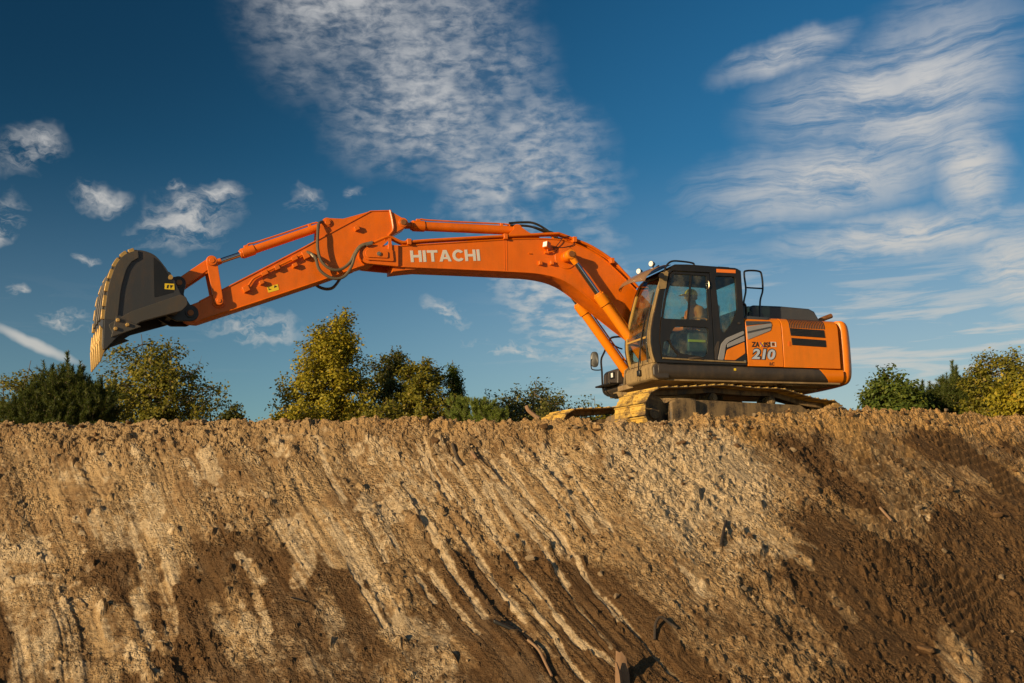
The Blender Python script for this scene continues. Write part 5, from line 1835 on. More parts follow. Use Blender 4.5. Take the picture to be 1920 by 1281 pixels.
# pipe run, clamps and blocks on the near face of the arm
ya = AW + 0.04
MB().tube([(6.80, ya, 3.01), (7.0, ya, 2.90), (7.275, ya, 2.745), (7.52, ya, 2.60), (7.60, ya, 2.545), (7.66, ya, 2.45), (7.69, ya, 2.39)], 0.018, 8, 4).build('hydraulic_pipe', M['orange'], arm)
for (x, z, a, b) in ((7.427, 2.645, .055, .03), (7.237, 2.75, .04, .035), (6.973, 2.91, .05, .03), (6.965, 2.805, .04, .03), (7.47, 2.50, .035, .03), (7.70, 2.385, .05, .045), (6.80, 2.98, .05, .06), (5.99, 3.475, .04, .035)):
    MB().obox((x, AW + 0.03, z), (a * 0.88, 0, -a * 0.47), (0, 0.04, 0), (b * 0.47, 0, b * 0.88)).build('pipe_clamp', M['orange'], arm, 0.006)
plate('warning_sticker', [[(7.384, 2.442), (7.22, 2.497), (7.196, 2.408), (7.360, 2.353)]], AW + 0.001, 0.006, M['yellow'], arm, 0)
for k in (0, 1):
    c = np.array([7.335 - 0.085 * k, 0, 2.415 + 0.032 * k])
    pl_ = [(c[0] + 0.02, c[2] - 0.022), (c[0] - 0.02, c[2] - 0.008), (c[0] - 0.012, c[2] + 0.002), (c[0] + 0.01, c[2] - 0.006), (c[0] + 0.018, c[2] + 0.02), (c[0] + 0.026, c[2] + 0.017)]
    if k:
        pl_ = [(c[0] + 0.025, c[2] - 0.015), (c[0] - 0.025, c[2] + 0.012), (c[0] + 0.02, c[2] + 0.028)]
    plate('sticker_mark', [pl_], AW + 0.0045, 0.003, M['letter_black'], arm, 0)
# hoses hanging between boom and arm
h1 = [(6.52, .14, 3.56), (6.60, .22, 3.50), (6.622, .27, 3.36), (6.629, .28, 3.18), (6.615, .29, 3.01), (6.561, .30, 2.86), (6.429, .31, 2.757), (6.278, .31, 2.752), (6.126, .31, 2.868), (6.031, .30, 3.05), (5.935, .29, 3.174), (5.75, .28, 3.24)]
h2 = [(6.79, .21, 3.03), (6.72, .26, 2.99), (6.658, .30, 2.907), (6.601, .31, 2.737), (6.469, .32, 2.63), (6.319, .32, 2.601), (6.187, .32, 2.666), (6.092, .31, 2.827), (6.035, .31, 3.006), (5.93, .30, 3.160), (5.76, .29, 3.215)]
h3 = [(6.70, -.20, 2.90), (6.62, -.22, 2.70), (6.55, -.2, 2.59), (6.45, -.15, 2.535), (6.36, -.12, 2.53), (6.28, -.15, 2.58), (6.18, -.22, 2.72), (6.05, -.26, 2.95), (5.8, -.27, 3.2)]
for h in (h1, h2, h3):
    o = MB().tube(h, 0.025, 8, 6).build('hose', M['hose'], arm)
    if h is not h3:
        MB().cyl(h[-1], np.array(h[-1]) + (np.array(h[-2]) - np.array(h[-1])) * 0.6, 0.027, n=10).cyl(h[1], np.array(h[1]) + (np.array(h[2]) - np.array(h[1])) * 0.6, 0.026, n=10).build('hose_fitting', M['bolt'], o)

# ---- bucket linkage
BCP = (8.220, 2.785)
cylinder('bucket_cylinder', (6.45, 3.546), BCP, 0.0, 0.066, 0.082, 0.042, 0.735, M['orange'], 0.072, 0.06)
for yy in (-1, 1):
    lk = plate('rocker_link', [round_poly(arc(8.101, 2.167, 0.072, 190, 350, 8) + arc(BCP[0], BCP[1], 0.085, -10, 190, 10), 0.005)], yy * 0.225, 0.045, M['orange'], EX, 0.008)
    MB().cyl((8.101, yy * 0.24, 2.167), (8.101, yy * 0.275, 2.167), 0.062, n=24).cyl((8.101, yy * 0.27, 2.167), (8.101, yy * 0.287, 2.167), 0.032, n=18).build('pin', M['orange'], lk, 0.004)
    MB().cyl((BCP[0], yy * 0.24, BCP[1]), (BCP[0], yy * 0.275, BCP[1]), 0.075, n=24).cyl((BCP[0], yy * 0.27, BCP[1]), (BCP[0], yy * 0.285, BCP[1]), 0.042, n=18).build('pin', M['orange'], lk, 0.004)
BLP = (8.676, 2.423)
bl = MB()
dl = np.array([BLP[0] - BCP[0], BLP[1] - BCP[1]])
nl = np.array([-dl[1], dl[0]]) / np.linalg.norm(dl)
ang0 = math.degrees(math.atan2(dl[1], dl[0]))
lpoly = arc(BCP[0], BCP[1], 0.075, ang0 + 90, ang0 + 270, 8) + arc(BLP[0], BLP[1], 0.075, ang0 - 90, ang0 + 90, 8)
bl.prism(lpoly, -0.175, -0.11).prism(lpoly, 0.11, 0.175)
mid = np.array([BCP[0], 0, BCP[1]]) * 0.55 + np.array([BLP[0], 0, BLP[1]]) * 0.45
bl.obox(mid, (dl[0] * 0.13, 0, dl[1] * 0.13), (0, 0.12, 0), (nl[0] * 0.03, 0, nl[1] * 0.03))
bl.build('bucket_link', M['orange'], EX, 0.008)

# ---- bucket
BK = empty('bucket', (0.105, -1.10, 0), rad(7.0), EX)
shell = [(8.80, 2.36), (8.876, 2.483), (8.939, 2.576), (9.063, 2.714), (9.184, 2.771), (9.318, 2.785), (9.42, 2.752), (9.52, 2.690), (9.617, 2.55), (9.675, 2.37), (9.715, 2.19), (9.735, 1.97), (9.748, 1.78), (9.750, 1.60), (9.735, 1.42)]
sp_, _ = catmull(np.array(shell), 4)
tg = np.gradient(sp_, axis=0)
tg /= np.linalg.norm(tg, axis=1)[:, None]
nr = np.stack([-tg[:, 1], tg[:, 0]], 1)
cen = np.array([9.2, 2.1])
nr *= np.sign(((sp_ - cen) * nr).sum(1))[:, None]


def shell_strip(name, off0, off1, ya, yb, i0, i1, mat, bev=0.0):
    a = sp_[i0:i1] + nr[i0:i1] * off0
    b = sp_[i0:i1] + nr[i0:i1] * off1
    return MB().prism([tuple(p) for p in np.vstack([a, b[::-1]])], ya, yb).build(name, mat, BK, bev, 30)


shell_strip('shell', -0.025, 0.0, -0.60, 0.60, 0, len(sp_), M['steel'])
for yy in (-0.46, -0.155, 0.155, 0.46):
    shell_strip('wear_strap', 0.001, 0.028, yy - 0.05, yy + 0.05, 20, len(sp_) - 8, M['plate'], 0.006)
for k in range(7):
    i0 = 22 + k * 4
    shell_strip('heel_shroud', -0.02, 0.035, 0.565, 0.622, i0, i0 + 4, M['worn_sunlit'], 0.006)
    shell_strip('heel_shroud', -0.02, 0.035, -0.622, -0.565, i0, i0 + 4, M['worn_sunlit'], 0.006)
side_poly = [tuple(p) for p in sp_] + [(9.60, 1.46), (9.237, 1.728), (8.72, 1.91), (8.62, 2.0), (8.62, 2.12), (8.70, 2.18), (8.77, 2.32)]
for yy in (-1, 1):
    sidep = plate('bucket_cheek', [side_poly], yy * 0.588, 0.03, M['steel'], BK, 0.004)
    cres = [tuple(p) for p in sp_[20:50] - nr[20:50] * 0.012]
    inner = [tuple(p) for p in (sp_[20:50] - nr[20:50] * (0.19 - 0.07 * np.linspace(1, 0, 30)[:, None] ** 2))][::-1]
    plate('wear_crescent', [round_poly(cres + inner, 0.01)], yy * 0.614, 0.03, M['plate'], sidep, 0.005)
    plate('edge_band', [round_poly([(9.60, 1.475), (9.68, 1.66), (9.38, 1.87), (8.70, 2.17), (8.62, 2.13), (8.60, 2.03), (8.68, 1.93), (9.237, 1.735)], 0.03)], yy * 0.616, 0.034, M['plate'], sidep, 0.006)
    plate('lip_gusset', [round_poly([(9.735, 1.80), (9.735, 1.30), (9.70, 1.31), (9.50, 1.56), (9.50, 1.80)], 0.02)], yy * 0.613, 0.028, M['steel'], sidep, 0.005)
    sc_ = plate('side_cutter', [round_poly([(9.585, 1.78), (9.235, 1.655), (9.64, 1.475)], 0.012)], yy * 0.642, 0.03, M['plate'], sidep, 0.006)
    for (bx, bz) in ((9.56, 1.725), (9.585, 1.60), (9.43, 1.665)):
        MB().cyl((bx, yy * 0.65, bz), (bx, yy * 0.69, bz), 0.032, 0.026, n=6).build('cutter_bolt', M['worn_sunlit'], sc_, 0.004)
    ear = [(8.90, 2.50), (8.80, 2.50)] + arc(BLP[0], BLP[1], 0.105, 60, 200, 8) + [(8.60, 2.25), (8.50, 2.10)] + arc(BKP[0], BKP[1], 0.125, 100, 280, 8) + [(8.70, 1.84), (8.88, 1.93), (9.0, 2.2)]
    ep = plate('ear', [round_poly(ear, 0.02)], yy * 0.235, 0.05, M['black'], BK, 0.008)
    for P_ in (BKP, BLP):
        MB().cyl((P_[0], yy * 0.255, P_[1]), (P_[0], yy * 0.275, P_[1]), 0.075, n=24).build('pin_plate', M['black'], ep, 0.004)
        MB().cyl((P_[0], yy * 0.27, P_[1]), (P_[0], yy * 0.295, P_[1]), 0.045, n=20).build('pin', M['pin'], ep, 0.004)
MB().prism([(8.82, 2.36), (8.90, 2.505), (8.86, 2.50), (8.78, 2.36), (8.74, 2.18), (8.68, 2.04), (8.72, 1.91), (8.80, 1.92), (8.76, 2.1)], -0.60, 0.60).build('torque_tube', M['steel'], BK, 0.01)
# near ear carries two small maker's plates
dc = plate('decal', [[(8.93, 2.235), (8.79, 2.235), (8.80, 2.325), (8.93, 2.32)]], 0.609, 0.006, M['yellow'], BK, 0.001)
plate('decal_mark', [[(8.905, 2.25), (8.885, 2.25), (8.875, 2.305), (8.90, 2.295)]], 0.613, 0.004, M['letter_black'], dc, 0)
plate('decal_mark', [[(8.85, 2.25), (8.815, 2.30), (8.86, 2.30)]], 0.613, 0.004, M['letter_black'], dc, 0)
plate('decal', [round_poly([(8.885, 2.385), (8.83, 2.385), (8.815, 2.43), (8.85, 2.465), (8.885, 2.44)], 0.02)], 0.609, 0.008, M['worn_sunlit'], BK, 0.001)
plate('painted_patch', [round_poly([(9.10, 2.70), (9.0, 2.62), (8.91, 2.49), (8.82, 2.36), (8.80, 2.20), (9.07, 2.10), (9.09, 2.45)], 0.02)], 0.6035, 0.006, M['black'], BK, 0.001)
# cutting lip and teeth
lipd = np.array([-0.02, -1.0])
MB().prism([(9.752, 1.60), (9.752, 1.36), (9.735, 1.30), (9.70, 1.36), (9.70, 1.60)], -0.60, 0.60).build('lip', M['plate'], BK, 0.006)
for yy in (-0.53, -0.265, 0.0, 0.265, 0.53):
    ad = MB().prism([(9.79, 1.66), (9.80, 1.48), (9.785, 1.38), (9.675, 1.38), (9.665, 1.50), (9.70, 1.56)], yy - 0.045, yy + 0.045).build('tooth_adapter', M['worn_sunlit'], BK, 0.012)
    V = [(9.80, yy - 0.05, 1.43), (9.80, yy + 0.05, 1.43), (9.665, yy + 0.05, 1.43), (9.665, yy - 0.05, 1.43), (9.775, yy - 0.032, 1.13), (9.775, yy + 0.032, 1.13), (9.755, yy + 0.032, 1.13), (9.755, yy - 0.032, 1.13)]
    tb = MB().add(V, [(0, 1, 2, 3), (7, 6, 5, 4), (0, 4, 5, 1), (1, 5, 6, 2), (2, 6, 7, 3), (3, 7, 4, 0)])
    tb.build('tooth', M['worn_sunlit'], BK, 0.008)

# ------------------------------------------------------------------ operator
def skin_mesh(name, joints, edges, radii, root=0, levels=2):
    me = bpy.data.meshes.new(name)
    me.from_pydata(joints, edges, [])
    o = bpy.data.objects.new(name, me)
    col.objects.link(o)
    o.modifiers.new('skin', 'SKIN')
    for i, sv in enumerate(me.skin_vertices[0].data):
        sv.radius = (radii[i], radii[i])
        sv.use_root = (i == root)
    s = o.modifiers.new('sub', 'SUBSURF')
    s.levels = s.render_levels = levels
    bpy.context.view_layer.update()
    out = bpy.data.meshes.new_from_object(o.evaluated_get(bpy.context.evaluated_depsgraph_get()))
    bpy.data.objects.remove(o)
    bpy.data.meshes.remove(me)
    return out


def operator():
    ox, oy = 0.24, 0.85
    J, Ed, Ra = [], [], []

    def add(p, r, par=None):
        J.append((ox + p[0], oy + p[1], p[2]))
        Ra.append(r)
        if par is not None:
            Ed.append((par, len(J) - 1))
        return len(J) - 1

    pel = add((0, 0, 1.85), 0.155)
    be = add((0.0, 0, 2.0), 0.145, pel)
    ch = add((0.02, 0, 2.17), 0.155, be)
    sh_ = add((0.03, 0, 2.29), 0.12, ch)
    nk = add((0.05, 0, 2.37), 0.055, sh_)
    h0 = add((0.07, 0, 2.43), 0.075, nk)
    h1_ = add((0.085, 0, 2.51), 0.096, h0)
    add((0.08, 0, 2.585), 0.085, h1_)
    for sg in (-1, 1):
        s0 = add((0.03, sg * 0.18, 2.26), 0.075, sh_)
        s1 = add((0.07, sg * 0.25, 2.10), 0.056, s0)
        s2 = add((0.12, sg * 0.29, 1.99), 0.048, s1)
        s3 = add((0.27, sg * 0.30, 1.99), 0.040, s2)
        s4 = add((0.37, sg * 0.30, 2.02), 0.032, s3)
        hb = add((0.42, sg * 0.30, 2.04), 0.034, s4)
        for q in range(4):
            f0 = add((0.445, sg * (0.272 + 0.019 * q), 2.05), 0.0095, hb)
            f1 = add((0.470 - 0.004 * abs(q - 1.5), sg * (0.272 + 0.019 * q), 2.03), 0.009, f0)
            add((0.452, sg * (0.272 + 0.019 * q), 2.005), 0.008, f1)
        t0 = add((0.42, sg * 0.262, 2.05), 0.011, hb)
        add((0.44, sg * 0.25, 2.07), 0.009, t0)
        l0 = add((0.08, sg * 0.10, 1.82), 0.105, pel)
        l1 = add((0.30, sg * 0.14, 1.83), 0.088, l0)
        l2 = add((0.49, sg * 0.15, 1.80), 0.068, l1)
        l3 = add((0.56, sg * 0.15, 1.58), 0.058, l2)
        l4 = add((0.60, sg * 0.15, 1.37), 0.045, l3)
        add((0.74, sg * 0.15, 1.325), 0.036, l4)
    me = skin_mesh('person', J, Ed, Ra)
    for k in ('skin', 'jacket', 'trousers', 'boots'):
        me.materials.append(PM[k])
    for p in me.polygons:
        c = p.center
        z, x = c.z, c.x - ox
        if z > 2.355:
            p.material_index = 0
        elif x > 0.365 and z > 1.93:
            p.material_index = 0
        elif z < 1.40:
            p.material_index = 3
        elif z < 1.90:
            p.material_index = 2
        else:
            p.material_index = 1
        p.use_smooth = True
    o = bpy.data.objects.new('person', me)
    col.objects.link(o)
    tag(o, 'person in an orange high visibility jacket and yellow cap seated at the cab controls', 'person')
    hx, hy, hz = ox + 0.085, oy, 2.51
    # cap with brim, hair, face
    cap = MB()
    n = 20
    vs = [(hx - 0.005, hy, 2.655)]
    for a, (dz_, r) in enumerate(((0.128, 0.055), (0.10, 0.09), (0.055, 0.108), (0.02, 0.112))):
        for k in range(n):
            t = 2 * math.pi * k / n
            vs.append((hx - 0.005 + r * 1.08 * math.cos(t), hy + r * math.sin(t), hz + dz_))
    fs = [(0, 1 + k, 1 + (k + 1) % n) for k in range(n)]
    for a in range(3):
        fs += [(1 + a * n + k, 1 + (a + 1) * n + k, 1 + (a + 1) * n + (k + 1) % n, 1 + a * n + (k + 1) % n) for k in range(n)]
    cap.add(vs, fs)
    cap.prism([(hx + 0.09, hz + 0.03), (hx + 0.20, hz + 0.018), (hx + 0.20, hz + 0.026), (hx + 0.09, hz + 0.042)], hy - 0.075, hy + 0.075)
    cap.build('cap', M['yellow'], o)
    MB().cyl((hx - 0.03, hy, hz - 0.05), (hx - 0.02, hy, hz + 0.03), 0.088, 0.104, n=20).build('hair', PM['boots'], o)
    MB().tube([(hx + 0.088, hy, hz + 0.005), (hx + 0.115, hy, hz - 0.028), (hx + 0.088, hy, hz - 0.035)], 0.012, 6, 3).build('nose', PM['skin'], o)
    MB().tube([(hx + 0.075, hy - 0.026, hz - 0.063), (hx + 0.086, hy, hz - 0.06), (hx + 0.075, hy + 0.026, hz - 0.063)], 0.006, 6, 3).build('mouth', PM['lip'], o)
    for sg in (-1, 1):
        MB().cyl((hx + 0.080, hy + sg * 0.033, hz + 0.0), (hx + 0.094, hy + sg * 0.033, hz + 0.0), 0.011, 0.008, n=10).build('eye', PM['boots'], o)
        MB().obox((hx, hy + sg * 0.098, hz - 0.01), (0.018, 0.004, 0), (0, 0.008, 0), (0, 0, 0.03)).build('ear', PM['skin'], o, 0.006)
    for zz in (1.98, 2.12):
        MB().tube([(ox + 0.155 * math.cos(t) + 0.01, oy + 0.165 * math.sin(t), zz) for t in np.linspace(0, 2 * math.pi, 20)], 0.018, 6, 1).build('reflective_band', M['silver'], o)


PM = {'skin': paint('skin', (0.48, 0.27, 0.18), 0.5, 0.0), 'jacket': paint('orange_jacket', (0.85, 0.20, 0.02), 0.75, 0.05),
      'trousers': paint('dark_trousers', (0.03, 0.035, 0.05), 0.85, 0.1), 'boots': paint('dark_leather', (0.03, 0.022, 0.016), 0.6, 0.1), 'lip': paint('lip', (0.30, 0.12, 0.09), 0.5, 0.0)}
operator()

# ------------------------------------------------------------------ trees
def leaf_mesh(name, centers, size, seed, tone_bias=0.0, up=0.25, aspect=0.62):
    """one diamond-shaped leaf per point"""
    r = np.random.default_rng(seed)
    n = len(centers)
    c0 = centers.mean(0) * [1, 1, 0.75]
    out = centers - c0
    out /= np.linalg.norm(out, axis=1)[:, None] + 1e-9
    nrm = r.normal(size=(n, 3)) * 0.75 + out * 1.0 + np.array([0, 0, up])
    nrm /= np.linalg.norm(nrm, axis=1)[:, None]
    a = np.cross(nrm, r.normal(size=(n, 3)))
    a /= np.linalg.norm(a, axis=1)[:, None] + 1e-9
    b = np.cross(nrm, a)
    s = size * r.uniform(0.6, 1.25, n)[:, None]
    V = np.stack([centers - a * s, centers + b * s * aspect, centers + a * s, centers - b * s * aspect], 1).reshape(-1, 3)
    F = np.arange(n * 4, dtype=np.int32)
    me = bpy.data.meshes.new(name)
    me.vertices.add(n * 4)
    me.vertices.foreach_set('co', V.ravel().astype(np.float32))
    me.loops.add(n * 4)
    me.loops.foreach_set('vertex_index', F)
    me.polygons.add(n)
    me.polygons.foreach_set('loop_start', np.arange(0, n * 4, 4, dtype=np.int32))
    me.update(calc_edges=True)
    tone = np.clip(np.repeat(r.beta(2.0, 2.6, n) + tone_bias, 4), 0, 1)
    at = me.attributes.new('tone', 'FLOAT', 'POINT')
    at.data.foreach_set('value', tone.astype(np.float32))
    return me


def spot(u, v_top, depth, zg=0.0):
    """base of something whose top shows at (u, v_top) at this distance, and its height above the ground"""
    p = at_depth(u, v_top, depth)
    return np.array([p[0], p[1], zg]), p[2] - zg


def half_width(u0, u1, depth):
    return abs(u1 - u0) / 2 / FPX * depth


def broadleaf(name, u, v_top, u0, u1, depth, leaf, label, shape, seed, limbs=46, leafsize=0.045, per=14, open_=0.0, zg=0.0, stems=1, grp=None, twig=0.5, lean=0.0, dome=0.4):
    base, H = spot(u, v_top, depth, zg)
    per, leafsize = int(per * 2.7), leafsize * 1.08
    R = half_width(u0, u1, depth)
    cen_off = ((u0 + u1) / 2 - u) / FPX * depth
    r = np.random.default_rng(seed)
    root = empty(name, base)
    tag(root, label, 'shrub' if name == 'shrub' else 'tree', grp)
    wood = MB()
    pts = []
    hr = np.array([HR[0], HR[1], 0])
    for stn in range(stems):
        a0 = r.uniform(0, 6.28)
        spread = 0.0 if stems == 1 else R * 0.35
        top = np.array([math.cos(a0) * spread, math.sin(a0) * spread, H * (0.97 if stn == 0 else r.uniform(0.7, 0.92))]) + hr * lean * H
        tr = np.array([np.zeros(3), top * 0.3 + r.normal(0, 0.03 * H * 0.3, 3) * [1, 1, 0], top * 0.65 + r.normal(0, 0.03 * H * 0.4, 3) * [1, 1, 0], top])
        tr, rr_ = catmull(tr, 5, [0.022 * H / math.sqrt(stems), 0.016 * H / math.sqrt(stems), 0.009 * H / math.sqrt(stems), 0.002 * H])
        wood.tube(tr, 0.05, 7, 1, rr_)
        nl_ = limbs // stems
        for k in range(nl_):
            h = 0.10 + 0.88 * ((k + r.uniform(0, 0.9)) / nl_)
            p0 = tr[min(int(h * (len(tr) - 1)), len(tr) - 1)]
            az = k * 2.399 + r.uniform(-0.4, 0.4)
            ln = shape(h) * R * r.uniform(0.72, 1.34) * (1.0 if stems == 1 else 0.85)
            rise = r.uniform(0.35, 0.75) * (1 - 0.3 * h)
            d = np.array([math.cos(az), math.sin(az), 0])
            ln_eff = ln + cen_off * (d @ hr) * 0.9 * (1 - h * 0.7)
            ln_eff = max(ln_eff, 0.12 * R)
            p3 = p0 + d * ln_eff + np.array([0, 0, ln_eff * rise])
            rr2 = math.hypot(p3[0], p3[1]) / R
            p3[2] = min(p3[2], H * (1.0 - dome * rr2 ** 1.2) * r.uniform(0.93, 1.03))
            p3[2] = max(p3[2], p0[2] * 0.85)
            pm = (p0 + p3) / 2 + np.array([0, 0, -0.06 * ln_eff]) + r.normal(0, 0.05 * ln_eff, 3)
            lb_, lr = catmull(np.array([p0, pm, p3]), 4, [0.006 * H * 0.8, 0.004 * H * 0.8, 0.0012 * H])
            wood.tube(lb_, 0.02, 5, 1, lr)
            nt = 7
            for q in range(nt):
                t = 0.22 + 0.78 * (q + r.uniform(0, 0.8)) / nt
                b0 = lb_[min(int(t * (len(lb_) - 1)), len(lb_) - 1)]
                td = d * r.uniform(0.2, 0.9) + r.normal(0, 0.6, 3) + np.array([0, 0, 0.25])
                td /= np.linalg.norm(td)
                tl = twig * (0.25 + 0.25 * R) * r.uniform(0.5, 1.2)
                b1 = b0 + td * tl
                if r.random() < 0.5:
                    wood.tube([b0, b1], 0.004, 3, 1, [0.006, 0.002])
                if r.random() < open_:
                    continue
                for e in (0.35, 0.7, 1.0):
                    c = b0 + (b1 - b0) * e
                    pts.append(c + r.normal(0, 0.05 + 0.034 * R, (per // 3 + 1, 3)) * [1, 1, 0.85])
    pts = np.concatenate(pts)
    pts = pts[pts[:, 2] > 0.15]
    wood.build('trunk', M['bark'], root, 0, 60)
    link('crown', leaf_mesh('crown', pts, leafsize, seed), LEAF[leaf], root, None)
    return root


def needle_shoot(base, d, length, nl, r, out, n=70):
    """needles standing round one shoot"""
    t = r.uniform(0.05, 1.0, n)
    d = d / np.linalg.norm(d)
    e = r.normal(size=(n, 3))
    e -= d * (e @ d)[:, None]
    e /= np.linalg.norm(e, axis=1)[:, None]
    p0 = base + d * (t * length)[:, None]
    nd = e * 0.75 + d * 0.75
    tip = p0 + nd * (nl * r.uniform(0.7, 1.1, n) * (1.1 - 0.45 * t))[:, None]
    w = np.cross(nd, r.normal(size=(n, 3)))
    w /= np.linalg.norm(w, axis=1)[:, None]
    w *= nl * 0.055
    out.append(np.stack([p0 - w, p0 + w, tip], 1).reshape(-1, 3))


def pine(name, u, v_top, u0, u1, depth, leaf, label, seed, whorls=9, per=7, shoot=0.34, needle=0.11, zg=0.0, tops=1, grp=None, nn=110):
    base, H = spot(u, v_top, depth, zg)
    R = half_width(u0, u1, depth)
    cen_off = ((u0 + u1) / 2 - u) / FPX * depth
    r = np.random.default_rng(seed)
    root = empty(name, base)
    tag(root, label, 'shrub' if name == 'shrub' else 'tree', grp)
    wood, tri = MB(), []
    hr = np.array([HR[0], HR[1], 0])
    for tp in range(tops):
        off = hr * (0 if tp == 0 else ((tp - 1) / max(tops - 2, 1) - 0.5) * 1.25 * R + cen_off)
        Ht = H * (1.0 if tp == 0 else r.uniform(0.80, 0.98) - 0.22 * abs((tp - 1) / max(tops - 2, 1) - 0.5))
        b0 = off * 0.5
        t1 = off + np.array([0, 0, Ht - shoot])
        wood.tube([b0, (b0 + t1) / 2, t1, t1 + np.array([0, 0, shoot])], 0.03, 7, 3, [0.02 * H, 0.014 * H, 0.006 * H, 0.003 * H])
        needle_shoot(t1 - np.array([0, 0, shoot * 0.6]), np.array([0.03, 0.02, 1.0]), shoot * 1.45, needle * 1.2, r, tri, int(nn * 2.6))
        for q in range(4 if tops > 1 else 0):
            aa = q * 1.57 + r.uniform(0, 1)
            needle_shoot(t1 - np.array([0, 0, shoot * r.uniform(0.5, 1.0)]), np.array([0.45 * math.cos(aa), 0.45 * math.sin(aa), 1.0]), shoot * r.uniform(0.7, 1.1), needle, r, tri, nn)
        for w in range(whorls):
            h = 0.12 + (0.85 if tops == 1 else 0.66) * w / (whorls - 1)
            ln = R * (1.08 - 0.86 * h ** 1.5) * (0.42 if tops > 1 else 1.0)
            for k in range(per):
                az = 6.283 * (k + r.uniform(-0.25, 0.25)) / per + w * 0.7
                d = np.array([math.cos(az), math.sin(az), 0])
                l = ln * r.uniform(0.75, 1.1) + (cen_off * (d @ hr) * (1 - h) if tops == 1 else 0)
                l = max(l, 0.1)
                p0 = b0 + (t1 - b0) * h
                p1 = p0 + d * l * 0.6 + np.array([0, 0, l * 0.25])
                p2 = p0 + d * l + np.array([0, 0, l * 0.7])
                wood.tube([p0, p1, p2], 0.01, 5, 3, [0.007 * H, 0.005 * H, 0.003 * H])
                for q, e in enumerate((0.35, 0.6, 0.8, 1.0)):
                    c = (p0 + (p1 - p0) * e / 0.6) if e <= 0.6 else p1 + (p2 - p1) * (e - 0.6) / 0.4
                    for z in range(2 if e < 1 else 3):
                        sd = np.array([0, 0, 1.0]) + d * r.uniform(0.0, 0.5) + r.normal(0, 0.33, 3)
                        L = shoot * r.uniform(0.55, 1.05)
                        cc = c + r.normal(0, 0.05, 3)
                        wood.tube([cc, cc + sd / np.linalg.norm(sd) * L], 0.006, 3, 1, [0.008, 0.004])
                        needle_shoot(cc, sd, L, needle, r, tri, nn)
    V = np.concatenate(tri)
    me = bpy.data.meshes.new('crown')
    n = len(V) // 3
    me.vertices.add(len(V))
    me.vertices.foreach_set('co', V.ravel().astype(np.float32))
    me.loops.add(len(V))
    me.loops.foreach_set('vertex_index', np.arange(len(V), dtype=np.int32))
    me.polygons.add(n)
    me.polygons.foreach_set('loop_start', np.arange(0, len(V), 3, dtype=np.int32))
    me.update(calc_edges=True)
    at = me.attributes.new('tone', 'FLOAT', 'POINT')
    at.data.foreach_set('value', np.repeat(np.clip(r.beta(2, 2.6, n), 0, 1), 3).astype(np.float32))
    wood.build('trunk', M['bark'], root, 0, 60)
    link('crown', me, LEAF[leaf], root, None)
    return root


round_ = lambda h: (0.55 + 0.9 * h if h < 0.45 else 0.955 - 0.55 * ((h - 0.45) / 0.55) ** 2)
cone = lambda h: 1.05 - 0.85 * h
spire = lambda h: 0.95 - 0.78 * h ** 0.8
bush = lambda h: 1.0 - 0.45 * h ** 2
poplar = lambda h: (1.0 - 0.75 * h if h < 0.35 else 0.74 - 0.52 * ((h - 0.35) / 0.65) ** 1.6)

broadleaf('shrub', 28, 668, -60, 100, 25, 'olive', 'thin twiggy olive shrub on the outer side of the dark bushy pine', bush, 1, 40, 0.038, 10, 0.35, stems=3)
pine('pine_tree', 128, 656, 0, 240, 22, 'needle', 'dark bushy pine with several upright tops below the raised bucket', 2, 8, 5, 0.40, 0.11, tops=10)
broadleaf('broadleaf_tree', 305, 624, 180, 438, 27, 'olive', 'broad olive green tree with an airy round crown beside the dark pine', round_, 3, 90, 0.042, 16, 0.16, stems=3, dome=0.42)
broadleaf('shrub', 432, 752, 400, 460, 26, 'dark', 'low dark green shrub at the foot of the broad olive tree', bush, 4, 26, 0.04, 12)
broadleaf('broadleaf_tree', 628, 578, 470, 722, 30, 'gold', 'tallest tree, yellowing and pointed, with low branches reaching to one side', poplar, 5, 120, 0.046, 17, 0.05, dome=0.95)
broadleaf('broadleaf_tree', 735, 643, 655, 800, 33, 'dark', 'dark green tree close behind the tall yellowing tree', round_, 6, 70, 0.045, 15, 0.12)
broadleaf('broadleaf_tree', 792, 662, 725, 862, 30, 'olive', 'olive tree with yellow tips next to the dark green tree', round_, 7, 64, 0.045, 15, 0.15)
broadleaf('broadleaf_tree', 848, 668, 818, 885, 31, 'fresh', 'slim pointed green tree at the end of the middle row of trees', spire, 8, 60, 0.036, 12, 0.05, dome=1.2)
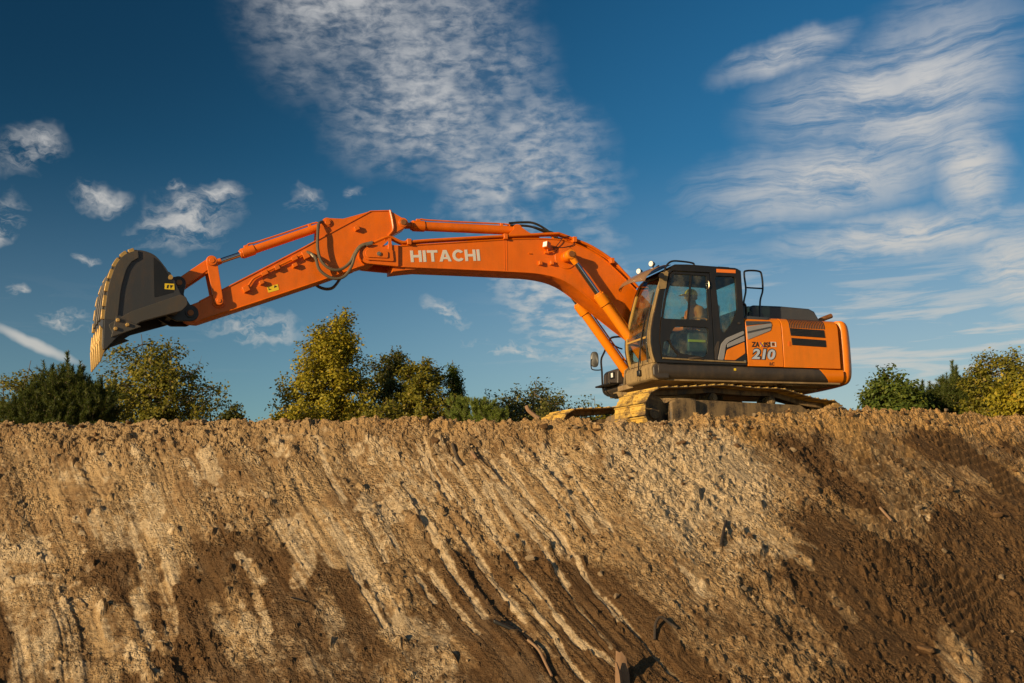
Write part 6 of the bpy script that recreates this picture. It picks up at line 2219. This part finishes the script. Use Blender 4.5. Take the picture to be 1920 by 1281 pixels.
pine('young_pine', 905, 750, 878, 932, 18.5, 'needle_bright', 'largest of the bright green young pines on the bank top', 9, 4, 5, 0.26, 0.085, nn=130)
pine('young_pine', 862, 746, 838, 884, 18.8, 'needle_bright', 'bright green pine seedling between the slim pointed tree and the largest young pine', 10, 4, 4, 0.22, 0.08, nn=120)
pine('young_pine', 932, 772, 918, 946, 18.3, 'needle_bright', 'smallest of the bright green pine seedlings on the bank top', 11, 3, 4, 0.18, 0.07, nn=110)
broadleaf('shrub', 990, 712, 862, 1115, 34, 'dark', 'wide dark green shrub with spiky upright twigs behind the far crawler', bush, 12, 84, 0.045, 13, 0.1, stems=5, twig=0.7)
broadleaf('shrub', 1130, 736, 1085, 1185, 38, 'olive', 'pale olive shrub behind the mirror and front rail of the excavator', bush, 13, 40, 0.05, 13, 0.1, stems=3)
broadleaf('shrub', 1385, 748, 1290, 1480, 40, 'gold', 'yellow green shrub seen through the gap under the excavator', bush, 14, 44, 0.055, 13, 0.1, stems=3)
broadleaf('broadleaf_tree', 1668, 684, 1580, 1758, 27, 'fresh', 'fresh green sapling with several pointed tops behind the counterweight', cone, 15, 84, 0.05, 14, 0.05, stems=4, dome=0.7)
pine('pine_tree', 1785, 674, 1690, 1880, 29, 'needle', 'dense rounded pine between the fresh green sapling and the yellow green bush', 16, 8, 5, 0.42, 0.13, tops=11)
broadleaf('broadleaf_tree', 1895, 648, 1800, 2010, 27, 'olive', 'yellow green bushy tree beside the dense rounded pine', round_, 17, 84, 0.045, 16, 0.08, stems=2)
broadleaf('shrub', 1935, 690, 1850, 2030, 24, 'gold', 'low golden leaved bush in front of the yellow green bushy tree', bush, 18, 60, 0.045, 13, 0.08, stems=4)
broadleaf('shrub', 700, 742, 640, 790, 27, 'olive', 'low olive shrub filling the gap below the dark green tree', bush, 19, 54, 0.042, 13, 0.08, stems=4)
broadleaf('shrub', 560, 742, 500, 640, 27.5, 'gold', 'low yellowing shrub at the foot of the tallest tree', bush, 20, 54, 0.042, 12, 0.12, stems=4)
